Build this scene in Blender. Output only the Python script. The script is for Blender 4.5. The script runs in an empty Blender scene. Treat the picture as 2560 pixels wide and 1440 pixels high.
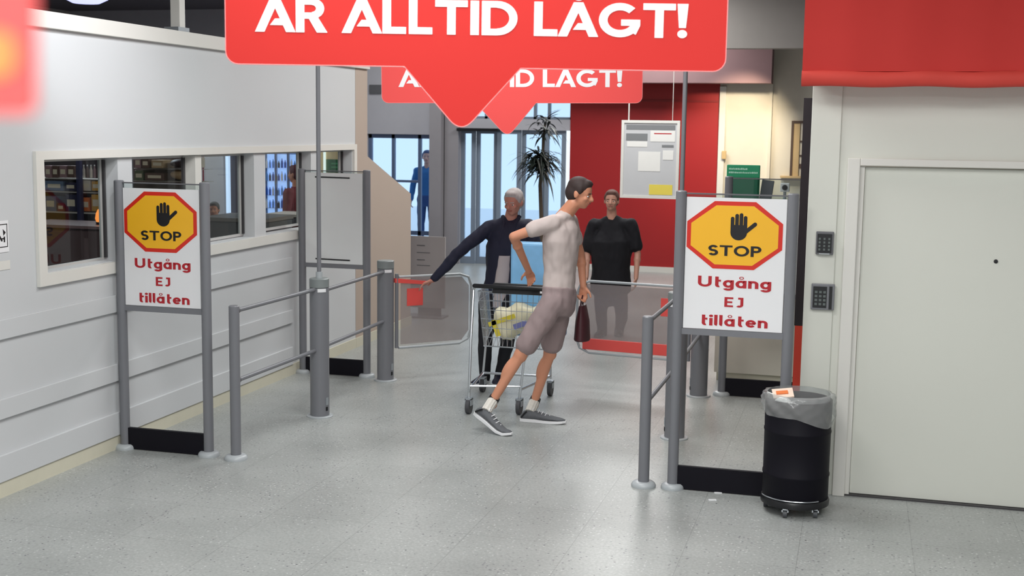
import bpy, bmesh, math, random
from mathutils import Vector, Matrix, noise as mnoise
PI = math.pi
random.seed(7)
scene = bpy.context.scene
COL = scene.collection

# ------------------------------------------------------------------ camera
CAMH, FPX = 2.3, 3120.0
YAW, PITCH, ROLL = math.radians(15.45), math.radians(7.3), math.radians(0.8)
FW = Vector((-math.sin(YAW)*math.cos(PITCH), math.cos(YAW)*math.cos(PITCH), -math.sin(PITCH)))
_rt = Vector((math.cos(YAW), math.sin(YAW), 0)); _up = _rt.cross(FW)
RT = _rt*math.cos(ROLL) + _up*math.sin(ROLL)
UP = -_rt*math.sin(ROLL) + _up*math.cos(ROLL)
cam = bpy.data.cameras.new('camera'); camo = bpy.data.objects.new('camera', cam); COL.objects.link(camo)
camo.matrix_world = Matrix(((RT.x, UP.x, -FW.x, 0), (RT.y, UP.y, -FW.y, 0), (RT.z, UP.z, -FW.z, CAMH), (0, 0, 0, 1)))
cam.sensor_width = 36; cam.lens = FPX/2560*36; cam.clip_start = 0.05; cam.clip_end = 200
cam.dof.use_dof = True; cam.dof.focus_distance = 8.3; cam.dof.aperture_fstop = 4.2
scene.camera = camo
vs = scene.view_settings
vs.view_transform = 'Standard'; vs.look = 'None'; vs.gamma = 1; vs.exposure = 0.08; vs.use_curve_mapping = False

def at(u, v, Y):
    """point of the place seen at pixel (u, v) on the plane at depth Y along the passage"""
    d = FW*FPX + RT*(u-1280) + UP*(720-v)
    return Vector((0, 0, CAMH)) + d*(Y/d.y)
def ground(u, v, z=0):
    d = FW*FPX + RT*(u-1280) + UP*(720-v)
    return Vector((0, 0, CAMH)) + d*((z-CAMH)/d.z)

# ------------------------------------------------------------------ world and lamps
w = bpy.data.worlds.new('world'); scene.world = w; w.use_nodes = True
bg = w.node_tree.nodes['Background']; bg.inputs[0].default_value = (0.80, 0.91, 1.0, 1); bg.inputs[1].default_value = 1.15
def area(name, loc, sx, sy, power, color=(1, 1, 1), target=None):
    l = bpy.data.lights.new(name, 'AREA'); l.shape = 'RECTANGLE'; l.size = sx; l.size_y = sy
    l.energy = power; l.color = color
    o = bpy.data.objects.new(name, l); COL.objects.link(o); o.location = loc
    if target: o.rotation_euler = (Vector(target)-Vector(loc)).to_track_quat('-Z', 'Y').to_euler()
    return o
def spot(name, loc, target, power, angle, blend, color, r=0.05):
    l = bpy.data.lights.new(name, 'SPOT'); l.energy = power; l.spot_size = math.radians(angle); l.spot_blend = blend
    l.color = color; l.shadow_soft_size = r
    o = bpy.data.objects.new(name, l); COL.objects.link(o); o.location = loc
    o.rotation_euler = (Vector(target)-Vector(loc)).to_track_quat('-Z', 'Y').to_euler()
NEUT = (0.985, 1.0, 0.985)
for lx, ly, pw in ((-0.6, -2.2, 270), (-1.4, 1.0, 130), (-1.8, 4.2, 110), (-2.2, 7.6, 92), (-2.6, 11.2, 86), (-2.8, 14.6, 110), (-3.2, 18.4, 130), (-7.2, 18.2, 48), (1.0, 3.0, 130)):
    area('ceiling_fill_light', (lx, ly, 4.15), 1.6, 1.6, pw, NEUT)  # unseen panels; rear and far-end ones added to brighten signs and walls
area('office_panel_light', (-7.6, 9.0, 3.35), 1.4, 1.4, 40, (1, .97, .93))
area('office_panel_light', (-9.4, 14.0, 3.35), 1.4, 1.4, 55, (.9, .95, 1))
spot('wall_washer', (-3.6, 6.3, 3.9), (-5.0, 7.3, 2.92), 150, 52, 1.0, (.95, .97, 1.0), .12)
spot('warm_wall_spot', (-1.5, 18.3, 3.3), (-1.98, 20.15, 2.05), 240, 62, 0.8, (1.0, .84, .60), .06)
spot('warm_floor_spot', (-0.7, 9.6, 3.3), (-0.8, 9.7, 0), 70, 50, 0.8, (1.0, .80, .60), .1)
spot('warm_floor_spot', (-3.2, 17.3, 4.0), (-2.9, 17.3, 0), 130, 80, 0.8, (1.0, .66, .56), .1)
spot('beige_wall_spot', (-3.4, 12.6, 3.9), (-5.0, 12.0, 1.4), 25, 80, 0.9, (1.0, .84, .68), .1)

# ------------------------------------------------------------------ materials
def srgb(r, g, b):
    return tuple(((c/255)/12.92 if c/255 <= .04045 else ((c/255+.055)/1.055)**2.4) for c in (r, g, b)) + (1,)
MATS = {}
def mat(name, rgb, rough=.6, metal=0, spec=.5, var=.04, scale=8, bump=0, coat=0):
    if name in MATS: return MATS[name]
    m = bpy.data.materials.new(name); m.use_nodes = True; nt = m.node_tree; b = nt.nodes['Principled BSDF']
    b.inputs['Roughness'].default_value = rough; b.inputs['Metallic'].default_value = metal
    b.inputs['Specular IOR Level'].default_value = spec; b.inputs['Coat Weight'].default_value = coat
    tc = nt.nodes.new('ShaderNodeTexCoord'); nz = nt.nodes.new('ShaderNodeTexNoise'); nz.inputs['Scale'].default_value = scale
    nz.inputs['Detail'].default_value = 4
    nt.links.new(tc.outputs['Object'], nz.inputs['Vector'])
    c = srgb(*rgb); mx = nt.nodes.new('ShaderNodeMix'); mx.data_type = 'RGBA'
    mx.inputs['A'].default_value = tuple(x*(1-var) for x in c[:3])+(1,); mx.inputs['B'].default_value = tuple(min(1, x*(1+var)) for x in c[:3])+(1,)
    nt.links.new(nz.outputs['Fac'], mx.inputs['Factor']); nt.links.new(mx.outputs['Result'], b.inputs['Base Color'])
    if bump:
        bp = nt.nodes.new('ShaderNodeBump'); bp.inputs['Strength'].default_value = bump; bp.inputs['Distance'].default_value = .01
        nt.links.new(nz.outputs['Fac'], bp.inputs['Height']); nt.links.new(bp.outputs['Normal'], b.inputs['Normal'])
    MATS[name] = m; return m
def glass_mat(name, tint, refl_rough=.02, ior=1.45, milky=0.0, milk=(255, 255, 255)):
    m = bpy.data.materials.new(name); m.use_nodes = True; nt = m.node_tree
    for n in list(nt.nodes):
        if n.type != 'OUTPUT_MATERIAL': nt.nodes.remove(n)
    out = [n for n in nt.nodes if n.type == 'OUTPUT_MATERIAL'][0]
    tr = nt.nodes.new('ShaderNodeBsdfTransparent'); tr.inputs[0].default_value = srgb(*tint)
    gl = nt.nodes.new('ShaderNodeBsdfGlossy'); gl.inputs['Roughness'].default_value = refl_rough
    fr = nt.nodes.new('ShaderNodeFresnel'); fr.inputs[0].default_value = ior
    mx = nt.nodes.new('ShaderNodeMixShader'); geo = nt.nodes.new('ShaderNodeNewGeometry')
    inv = nt.nodes.new('ShaderNodeMath'); inv.operation = 'SUBTRACT'; inv.inputs[0].default_value = 1; nt.links.new(geo.outputs['Backfacing'], inv.inputs[1])
    ml = nt.nodes.new('ShaderNodeMath'); ml.operation = 'MULTIPLY'; nt.links.new(fr.outputs[0], ml.inputs[0]); nt.links.new(inv.outputs[0], ml.inputs[1]); nt.links.new(ml.outputs[0], mx.inputs[0])
    last = tr
    if milky:
        df = nt.nodes.new('ShaderNodeBsdfDiffuse'); df.inputs[0].default_value = srgb(*milk)
        m2 = nt.nodes.new('ShaderNodeMixShader'); m2.inputs[0].default_value = milky
        nt.links.new(tr.outputs[0], m2.inputs[1]); nt.links.new(df.outputs[0], m2.inputs[2]); last = m2
    nt.links.new(last.outputs[0], mx.inputs[1]); nt.links.new(gl.outputs[0], mx.inputs[2]); nt.links.new(mx.outputs[0], out.inputs[0])
    MATS[name] = m; return m
def emit_mat(name, rgb, s):
    m = bpy.data.materials.new(name); m.use_nodes = True; b = m.node_tree.nodes['Principled BSDF']
    b.inputs['Base Color'].default_value = srgb(*rgb); b.inputs['Emission Color'].default_value = srgb(*rgb); b.inputs['Emission Strength'].default_value = s
    MATS[name] = m; return m
WHITE = mat('white_wall_paint', (200, 202, 204), .55, var=.02, scale=2)
TRIMW = mat('white_trim_paint', (218, 216, 210), .4, var=.02)
CREAM = mat('cream_skirting', (205, 201, 182), .5, var=.05)
BEIGE = mat('beige_warm_lit_wall', (176, 160, 148), .6, var=.03, scale=2)  # beige stands for warmer light, put into the wall colour
DOORW = mat('door_paint', (212, 213, 204), .45, var=.015, scale=2)
GREYP = mat('grey_powder_coat', (116, 117, 122), .38, var=.03, scale=20)
GREYL = mat('light_grey_powder_coat', (168, 173, 176), .35, var=.03)
GREYD = mat('dark_grey_metal', (96, 96, 100), .45)
BLACK = mat('matte_black', (12, 10, 20), .6, spec=.2)
BLACKP = mat('black_plastic', (16, 16, 20), .35)
SIGNW = mat('sign_white', (232, 232, 234), .4, var=.01)
SIGNG = mat('sign_back_grey', (222, 224, 224), .45, var=.02)
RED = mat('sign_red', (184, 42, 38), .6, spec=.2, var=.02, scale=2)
RED2 = mat('sign_red_front_lit', (230, 82, 80), .6, spec=.2, var=.02, scale=2)  # same sign red, its stronger front light put into the colour
PINKE = mat('sign_edge_pink', (245, 150, 150), .5)
OCTR = mat('octagon_red', (214, 40, 24), .4, var=.02)
OCTY = mat('octagon_yellow', (246, 184, 34), .4, var=.02)
INK = mat('black_ink', (12, 10, 16), .5)
TXTR = mat('red_ink', (176, 20, 34), .5)
CHROME = mat('bright_steel', (205, 210, 215), .25, metal=.9)
ZINC = mat('zinc_steel', (170, 176, 182), .35, metal=.6)
CEIL = mat('dark_ceiling_paint', (92, 88, 96), .8)
BULK = mat('grey_bulkhead_paint', (138, 132, 128), .7)
BULK2 = mat('mauve_bulkhead_paint', (120, 92, 94), .7)
REDW = mat('red_wall_paint', (158, 25, 28), .5, var=.04, scale=2)
FABRED = mat('red_awning_fabric', (196, 44, 38), .75, var=.08, scale=1.5, bump=.4)
GLASS = glass_mat('clear_glass', (235, 240, 240))
GLASSB = glass_mat('bluish_glass', (232, 244, 255))
ACRYL = glass_mat('gate_acrylic', (225, 225, 225), .1, 1.3, .35, (190, 178, 176))
BAGM = glass_mat('clear_bin_liner', (225, 228, 228), .15, 1.4, .20, (240, 240, 240))

def floor_material():
    m = bpy.data.materials.new('speckled_vinyl_floor'); m.use_nodes = True; nt = m.node_tree; b = nt.nodes['Principled BSDF']
    N, Lk = nt.nodes.new, nt.links.new
    tc = N('ShaderNodeTexCoord')
    base = N('ShaderNodeTexNoise'); base.inputs['Scale'].default_value = 1.3; base.inputs['Detail'].default_value = 5; Lk(tc.outputs['Object'], base.inputs['Vector'])
    r0 = N('ShaderNodeValToRGB'); r0.color_ramp.elements[0].position = .3; r0.color_ramp.elements[1].position = .7
    r0.color_ramp.elements[0].color = srgb(149, 152, 150); r0.color_ramp.elements[1].color = srgb(169, 172, 170)
    Lk(base.outputs['Fac'], r0.inputs[0])
    fine = N('ShaderNodeTexNoise'); fine.inputs['Scale'].default_value = 60; fine.inputs['Detail'].default_value = 3; Lk(tc.outputs['Object'], fine.inputs['Vector'])
    rf = N('ShaderNodeValToRGB'); rf.color_ramp.elements[0].position = .35; rf.color_ramp.elements[1].position = .65
    rf.color_ramp.elements[0].color = (.86, .86, .86, 1); rf.color_ramp.elements[1].color = (1.08, 1.08, 1.08, 1); Lk(fine.outputs['Fac'], rf.inputs[0])
    mul = N('ShaderNodeMix'); mul.data_type = 'RGBA'; mul.blend_type = 'MULTIPLY'; mul.inputs['Factor'].default_value = 1
    Lk(r0.outputs[0], mul.inputs['A']); Lk(rf.outputs[0], mul.inputs['B']); last = mul.outputs['Result']
    def specks(scale, size, dens, col, last, seed):
        mp = N('ShaderNodeMapping'); mp.inputs['Location'].default_value = (seed, seed*2, 0); Lk(tc.outputs['Object'], mp.inputs['Vector'])
        v = N('ShaderNodeTexVoronoi'); v.inputs['Scale'].default_value = scale; Lk(mp.outputs[0], v.inputs['Vector'])
        c1 = N('ShaderNodeMath'); c1.operation = 'LESS_THAN'; c1.inputs[1].default_value = size; Lk(v.outputs['Distance'], c1.inputs[0])
        sp = N('ShaderNodeSeparateColor'); Lk(v.outputs['Color'], sp.inputs[0])
        c2 = N('ShaderNodeMath'); c2.operation = 'LESS_THAN'; c2.inputs[1].default_value = dens; Lk(sp.outputs[0], c2.inputs[0])
        a0 = N('ShaderNodeMath'); a0.operation = 'MULTIPLY'; Lk(c1.outputs[0], a0.inputs[0]); Lk(c2.outputs[0], a0.inputs[1])
        cn = N('ShaderNodeTexNoise'); cn.inputs['Scale'].default_value = 3.2; cn.inputs['Detail'].default_value = 3; Lk(mp.outputs[0], cn.inputs['Vector'])
        cr = N('ShaderNodeValToRGB'); cr.color_ramp.elements[0].position = .36; cr.color_ramp.elements[1].position = .55; Lk(cn.outputs['Fac'], cr.inputs[0])
        a = N('ShaderNodeMath'); a.operation = 'MULTIPLY'; Lk(a0.outputs[0], a.inputs[0]); Lk(cr.outputs[0], a.inputs[1])
        mx = N('ShaderNodeMix'); mx.data_type = 'RGBA'; Lk(a.outputs[0], mx.inputs['Factor']); Lk(last, mx.inputs['A']); mx.inputs['B'].default_value = col
        return mx.outputs['Result']
    last = specks(44, .26, .30, srgb(190, 193, 191), last, 3.1)
    last = specks(38, .24, .24, srgb(112, 112, 116), last, 11.7)
    last = specks(30, .17, .10, srgb(66, 66, 72), last, 23.9)
    br = N('ShaderNodeTexBrick'); br.offset = 0; br.inputs['Scale'].default_value = 1
    br.inputs['Brick Width'].default_value = .61; br.inputs['Row Height'].default_value = .61; br.inputs['Mortar Size'].default_value = .0022
    br.inputs['Color1'].default_value = (1, 1, 1, 1); br.inputs['Color2'].default_value = (.965, .965, .965, 1); br.inputs['Mortar'].default_value = (.72, .72, .72, 1)
    Lk(tc.outputs['Object'], br.inputs['Vector'])
    m2 = N('ShaderNodeMix'); m2.data_type = 'RGBA'; m2.blend_type = 'MULTIPLY'; m2.inputs['Factor'].default_value = 1
    Lk(last, m2.inputs['A']); Lk(br.outputs['Color'], m2.inputs['B']); Lk(m2.outputs['Result'], b.inputs['Base Color'])
    b.inputs['Roughness'].default_value = .34; b.inputs['Specular IOR Level'].default_value = .45
    return m

# ------------------------------------------------------------------ mesh builder
WLOC = {}
def tag(o, label=None, cat=None, group=None, kind=None):
    if label: o['label'] = label
    if cat: o['category'] = cat
    if group: o['group'] = group
    if kind: o['kind'] = kind
    return o
def thing(name, loc, label=None, cat=None, group=None, kind=None):
    o = bpy.data.objects.new(name, None); o.empty_display_size = .1; COL.objects.link(o); o.location = loc
    WLOC[o.name] = Vector(loc)
    return tag(o, label, cat, group, kind)
def frame_of(d):
    d = Vector(d).normalized(); a = Vector((0, 0, 1)) if abs(d.z) < .9 else Vector((1, 0, 0))
    x = d.cross(a).normalized(); return x, x.cross(d).normalized()
class MB:
    def __init__(s): s.v = []; s.f = []
    def add(s, vs, fs):
        n = len(s.v); s.v += [Vector(p) for p in vs]; s.f += [tuple(i+n for i in f) for f in fs]; return s
    def box(s, lo, hi):
        x0, y0, z0 = lo; x1, y1, z1 = hi
        return s.add([(x0, y0, z0), (x1, y0, z0), (x1, y1, z0), (x0, y1, z0), (x0, y0, z1), (x1, y0, z1), (x1, y1, z1), (x0, y1, z1)],
                     [(0, 3, 2, 1), (4, 5, 6, 7), (0, 1, 5, 4), (1, 2, 6, 5), (2, 3, 7, 6), (3, 0, 4, 7)])
    def obox(s, c, ax, ay, az, hx, hy, hz):
        c = Vector(c); vs = []
        for z in (-1, 1):
            for x, y in ((-1, -1), (1, -1), (1, 1), (-1, 1)): vs.append(c+Vector(ax)*x*hx+Vector(ay)*y*hy+Vector(az)*z*hz)
        return s.add(vs, [(0, 3, 2, 1), (4, 5, 6, 7), (0, 1, 5, 4), (1, 2, 6, 5), (2, 3, 7, 6), (3, 0, 4, 7)])
    def rings(s, rs, cap=True):
        n = len(rs[0]); b = len(s.v); k = len(rs)
        for r in rs: s.v += [Vector(p) for p in r]
        for i in range(k-1):
            for j in range(n): s.f.append((b+i*n+j, b+i*n+(j+1) % n, b+(i+1)*n+(j+1) % n, b+(i+1)*n+j))
        if cap: s.f.append(tuple(b+j for j in reversed(range(n)))); s.f.append(tuple(b+(k-1)*n+j for j in range(n)))
        return s
    def cyl(s, p0, p1, r0, r1=None, n=20):
        r1 = r0 if r1 is None else r1; p0, p1 = Vector(p0), Vector(p1); x, y = frame_of(p1-p0)
        return s.rings([[p+(x*math.cos(t)+y*math.sin(t))*r for t in [2*PI*i/n for i in range(n)]] for p, r in ((p0, r0), (p1, r1))])
    def lathe(s, c, prof, n=32, ax=None):
        c = Vector(c); out = []
        for r, z in prof: out.append([c+Vector((r*math.cos(2*PI*i/n), r*math.sin(2*PI*i/n), z)) for i in range(n)])
        return s.rings(out)
    def tube(s, pts, r, n=8, closed=False):
        pts = [Vector(p) for p in pts]; rs = []; k = len(pts)
        px = None
        for i, p in enumerate(pts):
            if closed: d = pts[(i+1) % k]-pts[i-1]
            else: d = pts[min(i+1, k-1)]-pts[max(i-1, 0)]
            d.normalize()
            if px is None: px, _ = frame_of(d)
            px = (px-d*px.dot(d)).normalized(); py = px.cross(d)
            rr = r[i] if isinstance(r, (list, tuple)) else r
            rs.append([p+(px*math.cos(2*PI*j/n)+py*math.sin(2*PI*j/n))*rr for j in range(n)])
        if closed: rs.append(rs[0]); return s.rings(rs, False)
        return s.rings(rs)
    def ball(s, c, rx, ry=None, rz=None, axes=None, nu=16, nv=10):
        ry = rx if ry is None else ry; rz = rx if rz is None else rz
        X, Y, Z = axes or (Vector((1, 0, 0)), Vector((0, 1, 0)), Vector((0, 0, 1))); c = Vector(c); rs = []
        for i in range(nv+1):
            a = -PI/2+PI*(i+.02)/(nv+.04); rs.append([c+X*rx*math.cos(a)*math.cos(2*PI*j/nu)+Y*ry*math.cos(a)*math.sin(2*PI*j/nu)+Z*rz*math.sin(a) for j in range(nu)])
        return s.rings(rs)
    def cap(s, p0, p1, r0, r1=None, n=14):
        r1 = r0 if r1 is None else r1; p0, p1 = Vector(p0), Vector(p1); d = (p1-p0); d.normalize(); x, y = frame_of(d); rs = []
        for k in range(5):
            a = -PI/2*(1-(k+.05)/4.05); rs.append((p0+d*r0*math.sin(a), r0*math.cos(a)))
        for k in range(5):
            a = PI/2*k/4.05; rs.append((p1+d*r1*math.sin(a), r1*math.cos(a)))
        return s.rings([[p+(x*math.cos(2*PI*j/n)+y*math.sin(2*PI*j/n))*r for j in range(n)] for p, r in rs])
    def loft(s, secs, n=24):
        """secs: (centre, side vector, front vector, half width, half depth)"""
        return s.rings([[Vector(c)+Vector(a)*hw*math.cos(2*PI*j/n)+Vector(b)*hd*math.sin(2*PI*j/n) for j in range(n)] for c, a, b, hw, hd in secs])
    def prism(s, pts, o, ax, ay, nrm, t0, t1):
        """outline pts (2D) in the plane o+ax*x+ay*y, from nrm*t0 to nrm*t1"""
        o, ax, ay, nrm = Vector(o), Vector(ax), Vector(ay), Vector(nrm); n = len(pts); b = len(s.v)
        for t in (t0, t1): s.v += [o+ax*x+ay*y+nrm*t for x, y in pts]
        s.f += [tuple(b+i for i in reversed(range(n))), tuple(b+n+i for i in range(n))]
        for i in range(n): j = (i+1) % n; s.f.append((b+i, b+j, b+n+j, b+n+i))
        return s
    def build(s, name, m, parent=None, smooth=False, bevel=0, voxel=0, relax=0, autos=35, wrinkle=0):
        lo = Vector([min(p[i] for p in s.v) for i in range(3)]); hi = Vector([max(p[i] for p in s.v) for i in range(3)])
        org = Vector(((lo.x+hi.x)/2, (lo.y+hi.y)/2, lo.z))
        me = bpy.data.meshes.new(name); me.from_pydata([p-org for p in s.v], [], s.f); me.update()
        bm = bmesh.new(); bm.from_mesh(me); bmesh.ops.recalc_face_normals(bm, faces=bm.faces); bm.to_mesh(me); bm.free()
        o = bpy.data.objects.new(name, me); COL.objects.link(o)
        if voxel or bevel:
            if voxel:
                md = o.modifiers.new('r', 'REMESH'); md.mode = 'VOXEL'; md.voxel_size = voxel
                if relax: ms = o.modifiers.new('s', 'SMOOTH'); ms.factor = .5; ms.iterations = relax
            if bevel:
                md = o.modifiers.new('b', 'BEVEL'); md.width = bevel; md.segments = 2; md.limit_method = 'ANGLE'; md.angle_limit = math.radians(40)
            dg = bpy.context.evaluated_depsgraph_get(); dg.update()
            me2 = bpy.data.meshes.new_from_object(o.evaluated_get(dg)); o.modifiers.clear(); o.data = me2; me2.name = name
            me = me2
            if wrinkle:
                off = []
                for vv in me.vertices:
                    q = vv.co+org; k_ = mnoise.noise(Vector((q.x*9, q.y*9, q.z*5+q.x*4)))+.5*mnoise.noise(Vector((q.x*22+3, q.y*22, q.z*14)))
                    off.append(vv.normal*wrinkle*(k_-.25*abs(k_)))
                for vv, d_ in zip(me.vertices, off): vv.co += d_
        if smooth:
            for p in me.polygons: p.use_smooth = True
            if not voxel:
                me.set_sharp_from_angle(angle=math.radians(autos))
        me.materials.clear(); me.materials.append(m)
        WLOC[o.name] = org
        if parent is not None:
            o.parent = parent; o.location = org-WLOC[parent.name]
        else: o.location = org
        return o
def bx(name, lo, hi, m, parent=None, bevel=0, **kw):
    lo2 = [min(a, b) for a, b in zip(lo, hi)]; hi2 = [max(a, b) for a, b in zip(lo, hi)]
    o = MB().box(lo2, hi2).build(name, m, parent, bevel=bevel)
    if kw: tag(o, **kw)
    return o

# ------------------------------------------------------------------ lettering (own glyph shapes)
def gl_rect(x0, y0, x1, y1): return [(x0, y0), (x1, y0), (x1, y1), (x0, y1)]
def gl_arc(cx, cy, rx, ry, w, a0, a1, n=None):
    n = n or max(3, int(abs(a1-a0)/11)); out = []
    for i in range(n):
        a, b = math.radians(a0+(a1-a0)*i/n), math.radians(a0+(a1-a0)*(i+1)/n)
        out.append([(cx+(rx-w)*math.cos(a), cy+(ry-w)*math.sin(a)), (cx+rx*math.cos(a), cy+ry*math.sin(a)), (cx+rx*math.cos(b), cy+ry*math.sin(b)), (cx+(rx-w)*math.cos(b), cy+(ry-w)*math.sin(b))])
    return out
def gl_disc(cx, cy, r): return [[(cx+r*math.cos(2*PI*i/16), cy+r*math.sin(2*PI*i/16)) for i in range(16)]]
def glyph(ch, w):
    R, A, h = gl_rect, gl_arc, .70
    if ch in 'AÄÅ':
        g = [[(0, 0), (1.1*w, 0), (.5+w*.55, 1), (.5-w*.55, 1)], [(1-1.1*w, 0), (1, 0), (.5+w*.55, 1), (.5-w*.55, 1)],
             [(.30+.35*w, .2), (.83, .2), (.78, .2+w*.9), (.42+.35*w, .2+w*.9)]]
        if ch == 'Ä': g += gl_disc(.3, 1.2, .1)+gl_disc(.7, 1.2, .1)
        if ch == 'Å': g += A(.5, 1.2, .15, .15, .07, 0, 360)
        return g, 1.0
    if ch == 'R': return [R(0, 0, w, 1), R(w, 1-w*.9, .4, 1), R(w, .4, .4, .4+w*.85), [(.3, .45), (.3+w*1.15, .45), (.78, 0), (.78-w*1.25, 0)]]+A(.4, .7, .3, .3, w*.95, -90, 90), .78
    if ch == 'P': return [R(0, 0, w, 1), R(w, 1-w, .35, 1), R(w, .38, .35, .38+w)]+A(.35, .69, .31, .31, w, -90, 90), .66
    if ch == 'L': return [R(0, 0, w, 1), R(w, 0, .58, w*.95)], .58
    if ch == 'T': return [R(.4-w/2, 0, .4+w/2, 1-w*.9), R(0, 1-w*.9, .8, 1)], .8
    if ch == 'I': return [R(0, 0, w, 1)], w
    if ch == 'D': return [R(0, 0, w, 1), R(w, 1-w*.9, .38, 1), R(w, 0, .38, w*.9)]+A(.38, .5, .5, .5, w*.95, -90, 90), .88
    if ch == 'G': return A(.52, .5, .52, .5, w, 45, 330)+[R(.55, .34, 1.02, .34+w*.85), [(1.02-w, .14), (1.02-w*.5, .08), (1.02, .34), (1.02, .45), (1.02-w, .45)]], 1.02
    if ch == '!': return [[(.02, .3), (w-.02, .3), (w+.03, 1), (-.03, 1)]]+gl_disc(w/2, .12, .12), w
    if ch == 'S':
        ry = (1+w)/4; return A(.31, 1-ry, .31, ry, w, 25, 270)+A(.31, ry, .31, ry, w, -155, 90), .62
    if ch == 'O': return A(.48, .5, .48, .5, w, 0, 360), .96
    if ch == 'U': return [R(0, .36, w, 1), R(.76-w, .36, .76, 1)]+A(.38, .36, .38, .36, w, 180, 360), .76
    if ch == 'E': return [R(0, 0, w, 1), R(w, 0, .58, w*.95), R(w, .5-w*.45, .52, .5+w*.45), R(w, 1-w*.95, .58, 1)], .58
    if ch == 'J': return [R(.46-w, .26, .46, 1), R(.12, 1-w, .46-w, 1)]+A(.2, .26, .26, .26, w, 225, 360), .46
    if ch == 't': return [R(.1, .2, .1+w, .98), R(.1+w, h-w*.9, .42, h)]+A(.3, .22, .2, .22, w, 180, 290), .44
    if ch == 'l': return [R(0, .15, w, 1.02)]+A(.17, .17, .17, .17, w, 180, 270), .2
    if ch == 'i': return [R(0, 0, w, h)]+gl_disc(w/2, .9, w*.62), w
    if ch in 'aåg':
        g = A(.3, h/2, .3, h/2, w, 0, 360)+[R(.6-w, 0 if ch != 'g' else -.05, .6, h)]
        if ch == 'g': g += A(.3, -.04, .3, .24, w, 200, 360)
        if ch == 'å': g += A(.32, .93, .13, .13, .05, 0, 360)
        return g, .6
    if ch == 'n': return [R(0, 0, w, h), R(.56-w, 0, .56, .42)]+A(.28, .42, .28, .28, w, 0, 180), .56
    if ch == 'e': return A(.3, h/2, .3, h/2, w, 0, 318)+[R(w*.8, h/2-w*.42, .6-w*.3, h/2+w*.42)], .6
    return [], .34
def lettering(text, m, parent, o, ax, ay, nrm, x0, x1, z0, capz, wt, t=.0015, name='lettering'):
    """fit the text between x0 and x1, baseline z0, cap height capz"""
    sp = .09 if wt < .2 else .07
    adv = 0; items = []
    for ch in text:
        g, a = glyph(ch, wt)
        if ch in 'AÄÅ' and items: adv -= .06
        items.append((adv, g)); adv += a+(sp if ch != ' ' else 0)
        if ch in 'AÄÅ': adv -= .06
    adv -= sp; sx = (x1-x0)/adv; mb = MB(); k = 0
    for a, g in items:
        for poly in g:
            k += 1; mb.prism([(x0+(a+x)*sx, z0+y*capz) for x, y in poly], o, ax, ay, nrm, 0, t+(k % 7)*.00006)
    return mb.build(name, m, parent)

# ------------------------------------------------------------------ setting
XW = -5.0
fl = MB().box((-14, -5, -.1), (5, 34, 0)).build('floor', floor_material()); tag(fl, kind='structure')
WLOC[fl.name] = Vector(fl.location)
bx('ceiling', (-14, -5, 4.3), (5, 20.3, 4.4), CEIL, kind='structure')
bx('wall_back', (-14, -5.1, 0), (5, -5, 4.3), WHITE, kind='structure')
bx('wall_east', (5, -5, 0), (5.1, 20.3, 4.3), WHITE, kind='structure')
OFFW = mat('office_wall_paint', (176, 170, 166), .7)
bx('wall_west', (-14.1, -5, 0), (-14, 20.3, 4.3), OFFW, kind='structure')
# left partition: openings cut by building it from pieces in one mesh
T = .12
op = [(6.85, 7.70, 1.335, 2.06), (7.88, 9.745, 1.345, 2.055), (9.955, 10.90, 1.355, 2.06), (11.10, 11.885, 1.36, 2.06)]
mb = MB(); mb.box((XW-T, -5, 0), (XW, 12.30, 1.34)); mb.box((XW-T, -5, 2.06), (XW, 12.30, 2.98))
ys = [-5]+[q for o_ in op for q in o_[:2]]+[12.30]
for i in range(0, len(ys), 2): mb.box((XW-T, ys[i], 1.34), (XW, ys[i+1], 2.06))
tag(mb.build('wall_left', WHITE), kind='structure')
mb = MB().prism([(12.30, 0), (13.64, 0), (13.64, 1.53), (12.30, 1.99)], (XW, 0, 0), (0, 1, 0), (0, 0, 1), (1, 0, 0), -T, -.001)
tag(mb.build('wall_left_return', BEIGE), kind='structure')
bx('wall_left_end', (XW-.004, 11.98, 0), (XW+.003, 12.30, 2.9), BEIGE, kind='structure')  # thin skin over the partition carrying the warm-lit beige
# crown board of the partition, upright post above it
bx('trim_1', (XW-T-.03, -5, 2.885), (XW+.035, 12.3, 2.99), TRIMW, kind='structure', bevel=.004)
p = at(450, 60, 8.3)
q = thing('steel_post', (XW-.02, 8.58, 2.99), 'white steel post rising from the top rail of the left partition', 'post')
bx('upright', (XW-.06, 8.54, 2.995), (XW+.02, 8.62, 4.3), TRIMW, q, bevel=.004); bx('foot_bracket', (XW-.09, 8.50, 2.99), (XW+.03, 8.66, 3.02), ZINC, q)
# horizontal wall boards
for i, (z0, z1) in enumerate(((.98, 1.10), (.49, .612), (.10, .265))):
    bx('trim_%d' % (i+2), (XW, -5, z0), (XW+.022, 10.44, z1), WHITE, kind='structure', bevel=.003)
bx('baseboard_left', (XW, -5, 0), (XW+.012, 11.97, .10), CREAM, kind='structure')
bx('baseboard_far', (XW+.003, 11.97, 0), (XW+.014, 13.64, .10), CREAM, kind='structure')
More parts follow.
